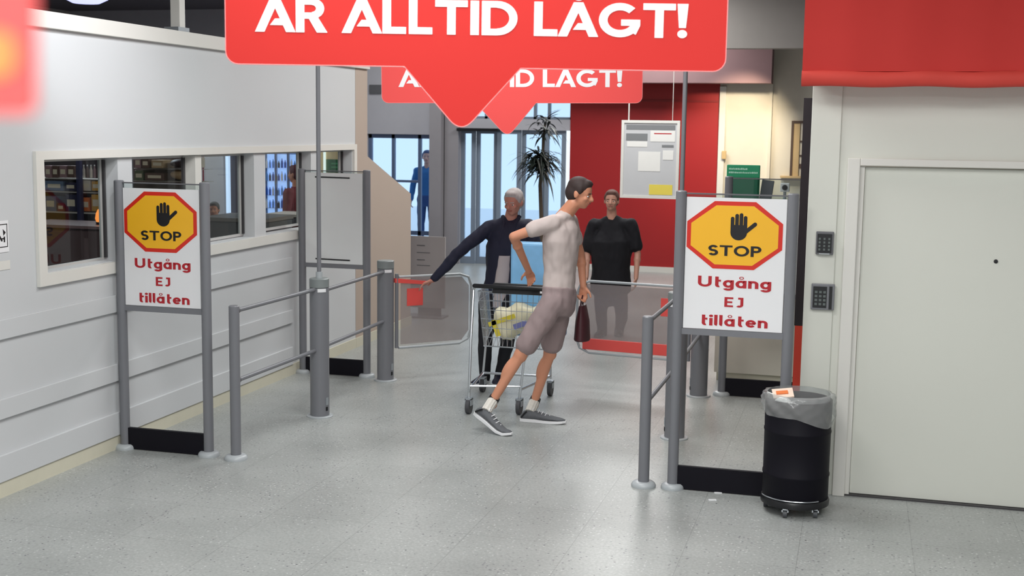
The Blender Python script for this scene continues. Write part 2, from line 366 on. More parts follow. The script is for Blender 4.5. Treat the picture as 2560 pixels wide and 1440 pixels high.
# window band casing, frames and panes
mb = MB()
mb.box((XW, 6.77, 2.06), (XW+.025, 11.97, 2.115)); mb.box((XW, 6.77, 1.257), (XW+.025, 11.97, 1.335))
mb.box((XW, 6.77, 1.335), (XW+.025, 6.85, 2.06)); mb.box((XW, 11.90, 1.335), (XW+.025, 11.97, 2.06))
tag(mb.build('trim_5', TRIMW), kind='structure')
JAMB = mat('window_jamb_grey', (188, 186, 184), .5)
DKF = mat('dark_gasket', (60, 58, 60), .5)
for i, (y0, y1, z0, z1) in enumerate(op):
    wn = thing('window_%d' % (i+1), (XW-T, (y0+y1)/2, z0), kind='structure')
    mb = MB()
    for a in ((y0, z0, y0+.03, z1), (y1-.03, z0, y1, z1), (y0+.03, z0, y1-.03, z0+.02), (y0+.03, z1-.02, y1-.03, z1)):
        mb.box((XW-T-.02, a[0], a[1]), (XW-T+.01, a[2], a[3]))
    mb.build('window_frame', JAMB, wn)
    if i == 1:
        bx('mullion', (XW-T, 8.77, z0), (XW-.005, 8.865, z1), TRIMW, wn)
        bx('gasket', (XW-T+.012, 8.735, z0+.02), (XW-T+.03, 8.765, z1-.02), DKF, wn)
    bx('gasket', (XW-T+.012, y1-.03, z0+.02), (XW-T+.03, y1-.012, z1-.02), DKF, wn)
    bx('window_pane', (XW-T-.012, y0+.03, z0+.02), (XW-T-.006, y1-.03, z1-.02), GLASS, wn)
# right wall with the service door
YD = 8.04
mb = MB()
mb.box((-.30, YD, 0), (-.03, YD+.2, 3.6)); mb.box((-.03, YD, 2.12), (1.42, YD+.2, 3.6)); mb.box((1.42, YD, 0), (5, YD+.2, 3.6))
tag(mb.build('wall_right', DOORW), kind='structure')
bx('trim_6', (-.305, YD-.015, .0), (-.125, YD, 2.6), DOORW, kind='structure', bevel=.004)
fr = MB(); fr.box((-.075, YD-.03, 0), (.0, YD+.02, 2.145)); fr.box((1.39, YD-.03, 0), (1.45, YD+.02, 2.145)); fr.box((.0, YD-.03, 2.10), (1.39, YD+.02, 2.145))
dr = thing('door_1', (.7, YD+.03, 0), kind='structure')
fr.build('door_frame', TRIMW, dr, bevel=.005)
bx('door_stop', (.0, YD+.004, 0), (.028, YD+.05, 2.095), TRIMW, dr)
bx('door_leaf', (.03, YD+.03, .012), (1.38, YD+.075, 2.092), DOORW, dr, bevel=.003)
MB().cyl((.822, YD+.031, 1.536), (.822, YD+.022, 1.536), .013, .011).build('peephole', BLACKP, dr, smooth=True)
bx('threshold', (.0, YD+.0, 0), (1.39, YD+.08, .010), DKF, dr)
# far end: entrance wall, red wall, white wall
YE = 20.15
def FX(u, y=YE): return at(u, 400, y).x
GREYW = mat('grey_entrance_wall', (186, 185, 192), .6)
GREYC = mat('grey_column_paint', (150, 146, 150), .6)
mb = MB()
mb.box((-14, YE, 0), (FX(918), YE+.2, 4.3)); mb.box((FX(918), YE, 2.17), (FX(1085), YE+.2, 4.3)); mb.box((FX(1085), YE, 0), (FX(1150), YE+.2, 4.3))
mb.box((FX(1150), YE, 2.27), (FX(1425), YE+.2, 2.45)); mb.box((FX(1150), YE, 3.0), (FX(1425), YE+.2, 4.3))
tag(mb.build('wall_entrance', GREYW), kind='structure')
bx('wall_red', (FX(1425), YE-.02, 0), (FX(1795), YE+.2, 4.3), REDW, kind='structure')
bx('trim_7', (FX(1425), YE-.045, .0), (FX(1795), YE-.02, .09), TRIMW, kind='structure')
bx('trim_8', (FX(1425)+1.05, YE-.03, 2.75), (FX(1795), YE-.02, 2.78), mat('red_wall_joint', (140, 26, 28), .5), kind='structure')
WW = mat('warm_white_wall', (214, 208, 194), .6)
bx('wall_far', (FX(1795), YE-.03, 0), (5, YE+.2, 4.3), WW, kind='structure')
bx('trim_9', (FX(1795), YE-.07, 0), (FX(1795)+.10, YE-.03, 3.0), TRIMW, kind='structure', bevel=.004)
bx('trim_10', (FX(1919), YE-.10, 0), (FX(1923)+.02, YE-.03, 3.3), WW, kind='structure')
for i in range(2):   # columns left of the entrance doors
    u0, u1, dy = ((1085, 1114, .25), (1116, 1150, .1))[i]
    bx('trim_%d' % (11+i), (FX(u0), YE-dy, 0), (FX(u1), YE, 4.3), GREYC, kind='structure')
bx('trim_13', (-1.72-3.6, 15.9, 3.32), (2.5, 16.1, 4.3), BULK, kind='structure')
bx('trim_14', (-4.4, 19.5, 3.03), (-1.36, 19.9, 4.3), BULK2, kind='structure')
bx('trim_15', (FX(925), YE-.04, 2.86), (FX(955), YE, 3.0), GREYD, kind='structure')
BLUEF = mat('blue_grey_frame', (92, 108, 140), .4)
# side window of the entrance
wn = thing('window_5', (FX(1000), YE+.1, 0), kind='structure')
mb = MB()
for u in (919, 976, 1042, 1083): mb.box((FX(u), YE+.06, 0), (FX(u)+.055, YE+.12, 2.17))
mb.box((FX(919), YE+.06, 2.10), (FX(1085), YE+.12, 2.17)); mb.box((FX(919), YE+.06, .45), (FX(1085), YE+.12, .52)); mb.box((FX(919), YE+.06, 1.35), (FX(1042), YE+.12, 1.39))
mb.build('window_frame', BLUEF, wn)
bx('window_pane', (FX(919), YE+.085, 0), (FX(1085), YE+.095, 2.17), GLASSB, wn)
# sliding entrance doors
dn = thing('door_2', (FX(1290), YE+.1, 0), kind='structure')
DFR = mat('aluminium_door_frame', (128, 140, 156), .4)
us = [1150, 1186, 1240, 1300, 1360, 1412]
for k in range(5):
    x0, x1 = FX(us[k]), FX(us[k+1]); yy = YE+.05+(k % 2)*.05
    leaf = MB(); leaf.box((x0, yy, .0), (x0+.07, yy+.04, 2.27)); leaf.box((x1-.07, yy, 0), (x1, yy+.04, 2.27)); leaf.box((x0+.07, yy, 0), (x1-.07, yy+.04, .12)); leaf.box((x0+.07, yy, 2.2), (x1-.07, yy+.04, 2.27))
    lf = leaf.build('door_leaf', DFR, dn); bx('door_glass', (x0+.07, yy+.015, .12), (x1-.07, yy+.022, 2.2), GLASSB, lf)
bx('sensor_bar', (FX(1148), YE-.16, 2.24), (FX(1250), YE-.02, 2.29), BLACKP, dn)
wn = thing('window_6', (FX(1290), YE+.1, 2.45), kind='structure')
mb = MB()
for u in (1150, 1208, 1265, 1330, 1365, 1421): mb.box((FX(u), YE+.06, 2.45), (FX(u)+.05, YE+.12, 3.0))
mb.box((FX(1150), YE+.06, 2.45), (FX(1425), YE+.12, 2.49)); mb.build('window_frame', DFR, wn)
bx('window_pane', (FX(1150), YE+.085, 2.45), (FX(1425), YE+.092, 3.0), GLASSB, wn)
# small service hatch in the white far wall
hw = at(1980, 302, YE-.03); hj = at(2003, 302, YE-.03); hb = at(2003, 440, YE-.03)
WOOD = mat('pale_wood', (206, 178, 132), .5, var=.1, scale=6)
wn = thing('window_7', (hw.x+.3, YE-.05, hb.z), kind='structure')
mb = MB(); mb.box((hw.x, YE-.10, hb.z), (hw.x+.035, YE-.03, hw.z)); mb.box((hw.x+.035, YE-.10, hw.z-.04), (hw.x+.75, YE-.03, hw.z)); mb.build('dark_frame', mat('brown_frame', (84, 66, 56), .5), wn)
bx('wood_jamb', (hw.x+.036, YE-.09, hb.z), (hj.x-.01, YE-.03, hw.z-.04), WOOD, wn)
bx('window_pane', (hj.x, YE-.07, hb.z), (hw.x+.75, YE-.06, hw.z-.04), mat('pale_shop_glass', (225, 220, 205), .2), wn)
for z in (.12, .30, .52): bx('glazing_bar', (hj.x, YE-.085, hb.z+z), (hw.x+.75, YE-.07, hb.z+z+(.03 if z != .12 else .07)), mat('brown_frame', (84, 66, 56)), wn)
bx('window_sill', (hw.x-.14, YE-.16, hb.z-.03), (hw.x+.7, YE-.03, hb.z), WOOD, wn)
bx('light_switch_box', (at(1806, 385, YE).x, YE-.115, 1.86), (at(1817, 385, YE).x, YE-.071, 1.99), mat('brass_box', (196, 168, 120), .4), bevel=.006, label='small brass-coloured box on the edge of the far white wall', cat='switch')
# outside: pale paving
bx('pavement', (-14, 20.5, .001), (5, 34, .02), mat('pale_pavement', (225, 228, 232), .8), kind='structure')

# ------------------------------------------------------------------ posts, sign frames, gates
def post_with_foot(mbp, x, y, r, z1): mbp.cyl((x, y, 0), (x, y, z1), r, n=28)
def foot(x, y, parent, r=.075, h=.035, m=None, name='foot_flange'):
    MB().lathe((x, y, 0), [(r, .0), (r, h*.35), (r*.93, h*.7), (r*.74, h), (r*.4, h)], 32).build(name, m or GREYL, parent, smooth=True, autos=50)
def capped_post(name, x, y, r, z1, parent, m=GREYP):
    return MB().lathe((x, y, 0), [(r, 0), (r, z1-.006), (r-.006, z1)], 32).build(name, m, parent, smooth=True, autos=30)
def hand_polys(cx, z0, s):
    out = []
    def capsule(xa, ya, xb, yb, r):
        a = math.atan2(yb-ya, xb-xa); pts = []
        for k in range(9): t = a+PI/2+PI*k/8; pts.append((xa+r*math.cos(t), ya+r*math.sin(t)))
        for k in range(9): t = a-PI/2+PI*k/8; pts.append((xb+r*math.cos(t), yb+r*math.sin(t)))
        return [(cx+x*s, z0+y*s) for x, y in pts]
    out.append([(cx+(-.08+.30*math.cos(t))*s, z0+(.28+.28*math.sin(t))*s) for t in [PI+PI*k/14 for k in range(15)]]+[(cx+.22*s, z0+.56*s), (cx-.38*s, z0+.56*s)])
    for x0, top in ((-.315, .86), (-.155, .97), (.0, 1.0), (.15, .90)): out.append(capsule(x0, .5, x0, top-.07, .066))
    out.append(capsule(.06, .22, .50, .60, .072)); return out
def sign_frame(x0, x1, y, ztop, label, blank=False, zs=(1.035, 1.853)):
    t = thing('sign_frame', ((x0+x1)/2, y, 0), label, 'sign', 'framed sign stands beside the gates' if False else None)
    for x in (x0, x1):
        p = capped_post('post', x, y, .0345, ztop, t); foot(x, y, p)
    mb = MB(); mb.box((x0+.03, y-.012, ztop-.02), (x1-.03, y+.012, ztop-.012)); mb.build('top_bar', GREYD, t)
    mb = MB(); mb.box((x0+.03, y-.016, zs[0]-.04), (x1-.03, y+.016, zs[0]-.002)); mb.build('lower_bar', GREYP, t)
    bx('glass_strip', (x0+.035, y-.003, zs[1]), (x1-.035, y+.003, ztop-.02), GLASS, t)
    bx('base_panel', (x0+.032, y-.015, .004), (x1-.032, y+.015, .155), BLACK, t)
    xa, xb = x0+.036, x1-.036
    b = bx('sign_board', (xa, y-.012, zs[0]), (xb, y+.006, zs[1]), SIGNG if blank else SIGNW, t, bevel=.002)
    H = zs[1]-zs[0]; W = xb-xa; o = Vector((xa, y-.0122, zs[0])); ax, ay, n = (1, 0, 0), (0, 0, 1), (0, -1, 0)
    if blank:
        for zz in (.035, H-.045):
            MB().prism([(W*.18, zz), (W*.78, zz-.004), (W*.78, zz+.008), (W*.18, zz+.012)], o, ax, ay, n, 0, .004).build('black_clip', BLACKP, b)
        return t
    def octo(g):
        X0, X1, Z0, Z1 = W*.012+g, W*.968-g, H*.466+g, H*.974-g; w_, h_ = X1-X0, Z1-Z0
        return [(X0+w_*.285, Z0), (X0+w_*.715, Z0), (X1, Z0+h_*.31), (X1, Z0+h_*.69), (X0+w_*.715, Z1), (X0+w_*.285, Z1), (X0, Z0+h_*.69), (X0, Z0+h_*.31)]
    MB().prism(octo(0), o, ax, ay, n, 0, .0015).build('octagon_border', OCTR, b)
    MB().prism(octo(.026), o, ax, ay, n, .0016, .0026).build('octagon_field', OCTY, b)
    mb = MB()
    for k, pl in enumerate(hand_polys(W*.555, H*.685, H*.205)): mb.prism(pl, o, ax, ay, n, .0027, .0034+k*.00006)
    mb.build('hand_symbol', INK, b)
    oo = o+Vector((0, -.0027, 0))
    lettering('STOP', INK, b, oo, ax, ay, n, W*.235, W*.765, H*.565, .066, .19)
    lettering('Utgång', TXTR, b, o, ax, ay, n, W*.14, W*.875, H*.325, .068, .19)
    lettering('E', TXTR, b, o, ax, ay, n, W*.415, W*.503, H*.178, .062, .19)
    lettering('J', TXTR, b, o, ax, ay, n, W*.533, W*.605, H*.178, .062, .19)
    lettering('tillåten', TXTR, b, o, ax, ay, n, W*.175, W*.855, H*.030, .068, .19)
    return t
sign_frame(-4.948, -4.288, 7.63, 1.905, 'framed red and yellow STOP hand sign between grey posts by the left wall', zs=(1.035, 1.853))
sign_frame(-1.075, -.385, 7.86, 1.925, 'framed red and yellow STOP hand sign right of the passage, beside the black bin', zs=(1.056, 1.888))
sign_frame(-4.94, -4.30, 10.57, 1.905, 'framed blank grey board between grey posts, standing behind the left gate rail', True, zs=(1.04, 1.872))
sign_frame(-1.08, -.42, 10.86, 1.915, 'far right sign frame mostly hidden behind the right STOP sign', True, zs=(.92, 1.72))

def slim_rail(x, y0, y1, z1, label):
    t = thing('barrier_rail', (x, y0, 0), label, 'railing')
    p = capped_post('post', x, y0, .036, z1, t); foot(x, y0, p, .08)
    for z, dz in ((z1-.04, 0), (.55, 0)):
        r = MB().cyl((x, y0+.03, z), (x, y1-.075, z-.01), .0155, n=14).build('upper_rail' if z > .7 else 'lower_rail', GREYP, t, smooth=True)
        MB().cyl((x, y0+.03, z), (x, y0+.055, z), .022, n=14).build('rail_socket', GREYD, r, smooth=True)
    return t
def gate_post(x, y, z1, label, side, pole=0, plate=True):
    t = thing('gate_post', (x, y, 0), label, 'gate post')
    r = .076
    MB().lathe((x, y, 0), [(r, .01), (r, z1-.075)], 40).build('post_body', GREYP, t, smooth=True, autos=30)
    MB().lathe((x, y, 0), [(r-.006, z1-.076), (r+.001, z1-.07), (r+.001, z1-.006), (r-.006, z1)], 40).build('post_head', GREYD if False else mat('mid_grey_cap', (124, 130, 130), .4), t, smooth=True, autos=30)
    MB().lathe((x, y, 0), [(.105, 0), (.105, .008), (.10, .012), (.03, .012)], 40).build('foot_flange', GREYL, t, smooth=True, autos=30)
    # silver label on the side facing the passage
    for k, (z0, z_, m, a0, a1, nm) in enumerate(((z1-.105, z1-.078, SIGNW, -75, -25, 'reflective_label'), (.10, .16, ZINC, -28, -8, 'lock_plate'), (.055, .085, BLACKP, -28, -12, 'keyhole_cover'))):
        mb = MB(); rr = []
        for a in range(a0, a1+1, 5):
            aa = math.radians(a if side > 0 else 180-a); c, s_ = math.cos(aa), math.sin(aa)
            rr.append([(x+c*(r+.0005), y+s_*(r+.0005), z0), (x+c*(r+.004), y+s_*(r+.004), z0), (x+c*(r+.004), y+s_*(r+.004), z_), (x+c*(r+.0005), y+s_*(r+.0005), z_)])
        mb.rings(rr); mb.build(nm, m, t)
    if pole:
        MB().cyl((x, y, z1), (x, y, 4.3), .017, n=16).build('ceiling_pole', GREYP, t, smooth=True)
        MB().cyl((x, y, z1), (x, y, z1+.05), .026, n=16).build('pole_socket', GREYL, t, smooth=True)
    return t
slim_rail(-4.068, 7.61, 8.99, 1.075, 'grey two-bar rail with slim post in front of the left gate post')
gate_post(-4.06, 8.99, 1.11, 'thick grey gate post with tall ceiling pole, left side of passage', 1, 1)
gate_post(-4.09, 10.50, 1.10, 'thick grey gate post beside the blank board, left side', 1)
t = thing('barrier_rail', (-4.07, 9.7, 0.5), 'pair of grey rails joining the two thick left gate posts', 'railing')
for z, nm in ((1.0, 'upper_rail'), (.55, 'lower_rail')): MB().cyl((-4.063, 9.06, z), (-4.088, 10.43, z), .0155, n=14).build(nm, GREYP, t, smooth=True)
slim_rail(-1.262, 7.845, 9.19, 1.12, 'grey two-bar rail with slim post left of the right STOP sign')
gate_post(-1.255, 9.19, 1.11, 'thick grey gate post with ceiling pole behind the right slim post', -1, 1)
gate_post(-1.27, 10.76, 1.10, 'thick grey gate post holding the closed swing gate, right side', -1)
t = thing('barrier_rail', (-1.26, 10, .5), 'pair of grey rails joining the two thick right gate posts', 'railing')
for z, nm in ((1.0, 'upper_rail'), (.55, 'lower_rail')): MB().cyl((-1.257, 9.26, z), (-1.268, 10.69, z), .0155, n=14).build(nm, GREYP, t, smooth=True)
MRED = mat('gate_red_plastic', (228, 84, 78), .4)
def swing_gate(hx, hy, tx, ty, label, bumper):
    t = thing('swing_gate', (hx, hy, .3), label, 'gate')
    h = Vector((hx, hy, 0)); e = Vector((tx, ty, 0)); d = (e-h).normalized(); n = Vector((-d.y, d.x, 0)); L = (e-h).length
    P = lambda s, z: h+d*s+Vector((0, 0, z))
    MB().cyl(P(0, .30), P(0, .98), .017, n=14).build('hinge_tube', GREYP, t, smooth=True)
    pts = [P(.02, .95), P(L-.12, .95), P(L-.03, .92), P(L, .84), P(L, .42), P(L-.03, .34), P(L-.12, .30), P(.02, .30)]
    MB().tube(pts, .012, 10).build('tube_frame', GREYL, t, smooth=True)
    mb = MB(); mb.prism([(.04, .33), (L-.1, .33), (L-.025, .42), (L-.025, .84), (L-.1, .925), (.04, .925)], h, d, (0, 0, 1), n, -.003, .003); mb.build('acrylic_panel', ACRYL, t)
    if bumper:
        MB().prism([(.03, .33), (L-.06, .33), (L-.06, .43), (.03, .43)], h, d, (0, 0, 1), n, -.012, .012).build('red_bumper', MRED, t, bevel=.004)
    MB().prism([(.10, .68), (.26, .68), (.26, .84), (.10, .84)], h, d, (0, 0, 1), n, -.005, .005).build('red_marker', MRED, t, bevel=.002)
    if not bumper:
        MB().prism([(-.02, .90), (.30, .87), (.30, .90), (-.02, .94)], h, d, (0, 0, 1), n, -.016, .016).build('red_band', MRED, t)
    return t
swing_gate(-3.99, 10.52, -3.45, 11.05, 'clear swing gate with red marker pushed open on the left', False)
swing_gate(-1.37, 10.77, -2.40, 10.90, 'clear swing gate with long red bumper on the right', True)

# ------------------------------------------------------------------ hanging signs
def hanging_sign(u, v, D, W, Ht, rz, tilt, m, edge, txt, label, text_x, cap, base, tip, name='hanging_sign', wires=True):
    d = FW*FPX + RT*(u-1280) + UP*(720-v); o = Vector((0, 0, CAMH))+d/FPX*D
    a = rz; ax = Vector((math.cos(a)*math.cos(tilt), math.sin(a)*math.cos(tilt), math.sin(tilt))); n = Vector((math.sin(a), -math.cos(a), 0)); ay = ax.cross(-n)*1; ay = n.cross(ax) if n.cross(ax).z > 0 else ax.cross(n)
    t = thing(name, o+ax*W/2, label, 'sign')
    r = .05; pts = []
    tl, tr, tx, tz = tip
    for cx, cy, a0 in ((W-r, r, -90), (W-r, Ht-r, 0), (r, Ht-r, 90), (r, r, 180)):
        for k in range(7): aa = math.radians(a0+15*k); pts.append((cx+r*math.cos(aa), cy+r*math.sin(aa)))
    # speech-bubble tip, rounded
    pts.append((tl, 0)); k0 = .72
    A, B, C = Vector((tl, 0)), Vector((tx, tz-.03)), Vector((tr, 0))
    p1, p3 = A.lerp(B, .80), C.lerp(B, .80)
    for k in range(9):
        s = k/8; q = p1*(1-s)**2+B*2*s*(1-s)+p3*s*s; pts.append((q.x, q.y))
    pts.append((tr, 0))
    MB().prism(pts, o, ax, ay, n, -.006, .0).build('sign_panel', m, t)
    mb = MB(); k = len(pts)
    c = Vector((W/2, Ht/2))
    ring = [o+ax*x+ay*y+n*(-.003) for x, y in pts]
    mb.tube(ring, .0035, 6, closed=True); mb.build('sign_edge', edge, t)
    if txt: lettering(txt, SIGNW, t, o, ax, ay, n, text_x[0], text_x[1], base, cap, .21, t=.002)
    if wires:
        for s in (.12, .88):
            p = o+ax*W*s+ay*Ht+n*-.003; MB().cyl(p, (p.x, p.y, 4.3), .002, n=6).build('hanging_wire', ZINC, t)
    return t
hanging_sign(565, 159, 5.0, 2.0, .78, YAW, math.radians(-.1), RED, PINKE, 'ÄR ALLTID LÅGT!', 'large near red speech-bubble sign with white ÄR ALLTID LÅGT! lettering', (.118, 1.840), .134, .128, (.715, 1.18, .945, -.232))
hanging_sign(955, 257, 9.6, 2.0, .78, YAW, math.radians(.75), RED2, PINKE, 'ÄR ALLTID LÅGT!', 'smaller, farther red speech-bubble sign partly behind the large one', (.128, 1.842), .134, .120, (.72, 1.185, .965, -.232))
# out-of-focus sign very near the camera, upper left
ORNG = mat('sign_orange', (250, 140, 60), .5)
d = FW*FPX + RT*(90-1280) + UP*(720-285); c = Vector((0, 0, CAMH))+d/FPX*.42
t = thing('hanging_tag', c-RT*.1, 'blurred red tag with orange centre close to the camera, upper left', 'sign')
n = -FW
def rr(x0, y0, x1, y1, r):
    out = []
    for cx, cy, a0 in ((x1-r, y0+r, -90), (x1-r, y1-r, 0), (x0+r, y1-r, 90), (x0+r, y0+r, 180)):
        for k in range(6): aa = math.radians(a0+18*k); out.append((cx+r*math.cos(aa), cy+r*math.sin(aa)))
    return out
MB().prism(rr(-.10, 0, 0, .12, .004), c, RT, UP, n, -.001, 0).build('tag_panel', mat('tag_coral', (226, 78, 76), .6), t)
MB().prism(rr(-.09, .012, -.0065, .028, .006), c, RT, UP, n, .0001, .0005).build('orange_print', ORNG, t)
MB().cyl(c-RT*.05+UP*.12, Vector(((c-RT*.05).x, (c-RT*.05).y, 4.3)), .0008, n=6).build('hanging_wire', ZINC, t)
# poster hanging before the red wall
PY = 16.0; a = at(1555, 300, PY); b = at(1695, 498, PY)
t = thing('framed_poster', ((a.x+b.x)/2, PY, b.z), 'white framed poster board of grey notices hanging before the red wall', 'poster')
mb = MB(); f = .035
mb.box((a.x, PY-.02, b.z), (a.x+f, PY+.02, a.z)); mb.box((b.x-f, PY-.02, b.z), (b.x, PY+.02, a.z)); mb.box((a.x+f, PY-.02, b.z), (b.x-f, PY+.02, b.z+f)); mb.box((a.x+f, PY-.02, a.z-f), (b.x-f, PY+.02, a.z))
mb.build('poster_frame', TRIMW, t)
pp = bx('poster_sheet', (a.x+f, PY-.006, b.z+f), (b.x-f, PY+.006, a.z-f), mat('poster_grey', (192, 192, 194), .6), t)
G1 = mat('print_grey', (120, 122, 124), .6); G2 = mat('print_white', (228, 226, 222), .6); YEL = mat('print_yellow', (226, 206, 84), .6)
W_, H_ = b.x-a.x, a.z-b.z
for x0, x1, z0, z1, m, nm in ((.08, .45, .74, .83, G1, 'grey_header'), (.5, .92, .73, .87, G2, 'white_notice'), (.08, .92, .88, .94, G1, 'grey_header'), (.10, .45, .66, .73, G2, 'white_notice'),
                       (.72, .9, .5, .62, G2, 'white_notice'), (.3, .68, .35, .60, G2, 'white_notice'), (.5, .9, .05, .18, YEL, 'yellow_notice'), (.56, .86, .825, .84, TXTR, 'red_line'), (.7, .9, .66, .69, G1, 'grey_header')):
    bx(nm, (a.x+W_*x0, PY-.009-(x0*.001), b.z+H_*z0), (a.x+W_*x1, PY-.0065, b.z+H_*z1), m, pp)
ch = at(1572, 300, PY)
MB().cyl((ch.x, PY, a.z), (ch.x, PY, 4.3), .009, n=8).build('hanging_rod', TRIMW, t)
MB().cyl((b.x-.1, PY, a.z), (b.x-.1, PY, 4.3), .004, n=8).build('hanging_rod', TRIMW, t)

# ------------------------------------------------------------------ red awning above the service door
t = thing('fabric_awning', (.9, 7.85, 2.57), 'large red fabric awning with folded hem above the white service door', 'awning')
mb = MB(); rs = []
for k in range(31):
    x = -.36+3.2*k/30; wv = .008*math.sin(k*1.9)+.005*math.sin(k*.7+1)
    rs.append([(x, 7.72+wv, 2.66), (x, 7.70+wv*.5, 3.9), (x, 8.03, 3.9), (x, 8.03, 2.66)])
mb.rings(rs); mb.build('valance', FABRED, t, smooth=True)
mb = MB(); pts = [(-.362+3.2*k/40, 7.74+.006*math.sin(k*1.3), 2.618+.004*math.sin(k*.9)) for k in range(41)]
rs = []
for p in pts: rs.append([(p[0], p[1]+.045*math.cos(a_), p[2]+.048*math.sin(a_)) for a_ in [2*PI*j/14 for j in range(14)]])
mb.rings(rs); mb.build('rolled_hem', mat('red_hem_fabric', (206, 66, 56), .75, var=.06, bump=.3), t, smooth=True)

# ------------------------------------------------------------------ keypads
def keypad(u, v, w_, h_, label, reader=False):
    p = at(u, v, YD-.015); t = thing('keypad', (p.x, YD-.015, p.z-h_/2), label, 'keypad')
    bx('housing', (p.x-w_/2, YD-.045, p.z-h_/2), (p.x+w_/2, YD-.016, p.z+h_/2), GREYP if reader else GREYD, t, bevel=.004)
    x1 = p.x+w_*(.17 if reader else .40)
    bx('key_panel', (p.x-w_*.42, YD-.049, p.z-h_*.42), (x1, YD-.0455, p.z+h_*.40), BLACKP, t)
    n = 0
    for r in range(4):
        for c_ in range(3):
            kx = p.x-w_*.34+(x1-p.x+w_*.30)*c_/2.6; kz = p.z-h_*.32+h_*.155*r
            bx('key', (kx, YD-.053, kz), (kx+w_*.11, YD-.0495, kz+h_*.09), mat('key_grey', (92, 100, 98), .4), t)
    if reader: bx('card_slot', (p.x+w_*.27, YD-.050, p.z-h_*.46), (p.x+w_*.40, YD-.0455, p.z+h_*.42), BLACKP, t)
    else: bx('status_strip', (p.x-w_*.3, YD-.049, p.z-h_*.49), (p.x+w_*.3, YD-.0455, p.z-h_*.44), GREYL, t)
keypad(2062, 607, .107, .143, 'upper black keypad on the white wall strip beside the door')
keypad(2057, 741, .142, .163, 'lower grey keypad with card slot beside the door', True)

# ------------------------------------------------------------------ bin on castors
BX, BY = -.292, 7.62
t = thing('trash_bin', (BX, BY, 0), 'black drum bin on castors with clear liner, before the service door', 'bin')
R0 = .197
MB().lathe((BX, BY, 0), [(R0*.95, .085), (R0, .10), (R0, .235), (R0+.004, .24), (R0+.004, .252), (R0, .258), (R0+.001, .50), (R0+.004, .505), (R0+.004, .515), (R0+.001, .52), (R0+.003, .70), (R0-.004, .705), (R0-.008, .70), (R0-.012, .12)], 48).build('drum', BLACK, t, smooth=True, autos=40)
MB().lathe((BX, BY, 0), [(.17, .055), (.205, .060), (.207, .085), (.20, .10), (.18, .10)], 48).build('dolly_ring', BLACKP, t, smooth=True)
pts = [(BX+.21*math.cos(a_), BY+.21*math.sin(a_), .112) for a_ in [math.radians(205+3.3*k*1.0+0) for k in range(34)]]
MB().tube(pts, .0035, 6).build('wire_hoop', CHROME, t, smooth=True)
for a_ in (255, 318, 30, 100, 172):
    cx, cy = BX+.175*math.cos(math.radians(a_)), BY+.175*math.sin(math.radians(a_))
    k = MB().cyl((cx-.012, cy, .024), (cx+.012, cy, .024), .024, n=18).build('castor_wheel', mat('castor_rubber', (70, 72, 76), .5), t, smooth=True)
    MB().box((cx-.02, cy-.016, .036), (cx-.014, cy+.016, .058)).box((cx+.014, cy-.016, .036), (cx+.02, cy+.016, .058)).box((cx-.02, cy-.016, .05), (cx+.02, cy+.016, .058)).build('castor_fork', CHROME, k)
# liner: draped plastic over the rim
mb = MB(); rs = []; N_ = 64
for kk in range(9):
    s = kk/8; row = []
    for j in range(N_):
        a_ = 2*PI*j/N_; low = .62-.10*math.sin(a_*1-.9) if False else .615-.045*math.cos(a_+.6)+.02*math.sin(3*a_)
        fold = .006*math.sin(9*a_+kk)+.004*math.sin(17*a_-kk*1.7)
        r_ = R0+.012+fold+.012*math.sin(PI*s); z_ = low+(.735-low)*s
        row.append((BX+r_*math.cos(a_), BY+r_*math.sin(a_), z_))
    rs.append(row)
for kk in range(4):
    s = kk/3; rs.append([(BX+(R0-.012-.002*math.sin(9*2*PI*j/N_))*math.cos(2*PI*j/N_), BY+(R0-.012)*math.sin(2*PI*j/N_), .74-.14*s) for j in range(N_)])
lin = MB(); lin.rings(rs, False).build('clear_liner', BAGM, t, smooth=True, autos=80)
# litter resting in the liner
t = thing('paper_litter', (BX-.10, BY-.03, .70), 'orange and white paper wrapper lying in the top of the bin', 'paper')
mb = MB(); mb.obox((BX-.095, BY-.02, .728), Vector((.93, .2, .1)).normalized(), Vector((-.2, .85, .45)).normalized(), Vector((0, -.45, .85)).normalized(), .062, .042, .004); w_ = mb.build('wrapper', mat('wrapper_cream', (240, 214, 196), .6, var=.15, scale=30), t)
mb = MB(); mb.obox((BX-.10, BY-.024, .734), Vector((.93, .2, .1)).normalized(), Vector((-.2, .85, .45)).normalized(), Vector((0, -.45, .85)).normalized(), .035, .014, .003); mb.build('orange_print', mat('wrapper_orange', (226, 120, 60), .6), w_)
tag(MB().ball((BX-.09, BY-.07, .675), .055, .05, .04).build('crumpled_paper', mat('white_paper', (232, 232, 230), .7, var=.08, scale=25, bump=.8), smooth=True), 'crumpled white paper inside the bin below the orange wrapper', 'paper')
for u, v, lb in ((1795, 1233, 'white paper scrap on the floor touching the black base panel'), (1781, 1251, 'small white paper scrap on the floor, nearest the camera')):
    p = ground(u, v); mb = MB(); mb.obox((p.x, p.y, .003), Vector((.95, .3, 0)).normalized(), Vector((-.3, .95, 0)).normalized(), (0, 0, 1), .024, .010, .0025)
    tag(mb.build('paper_scrap', SIGNW), lb, 'paper')

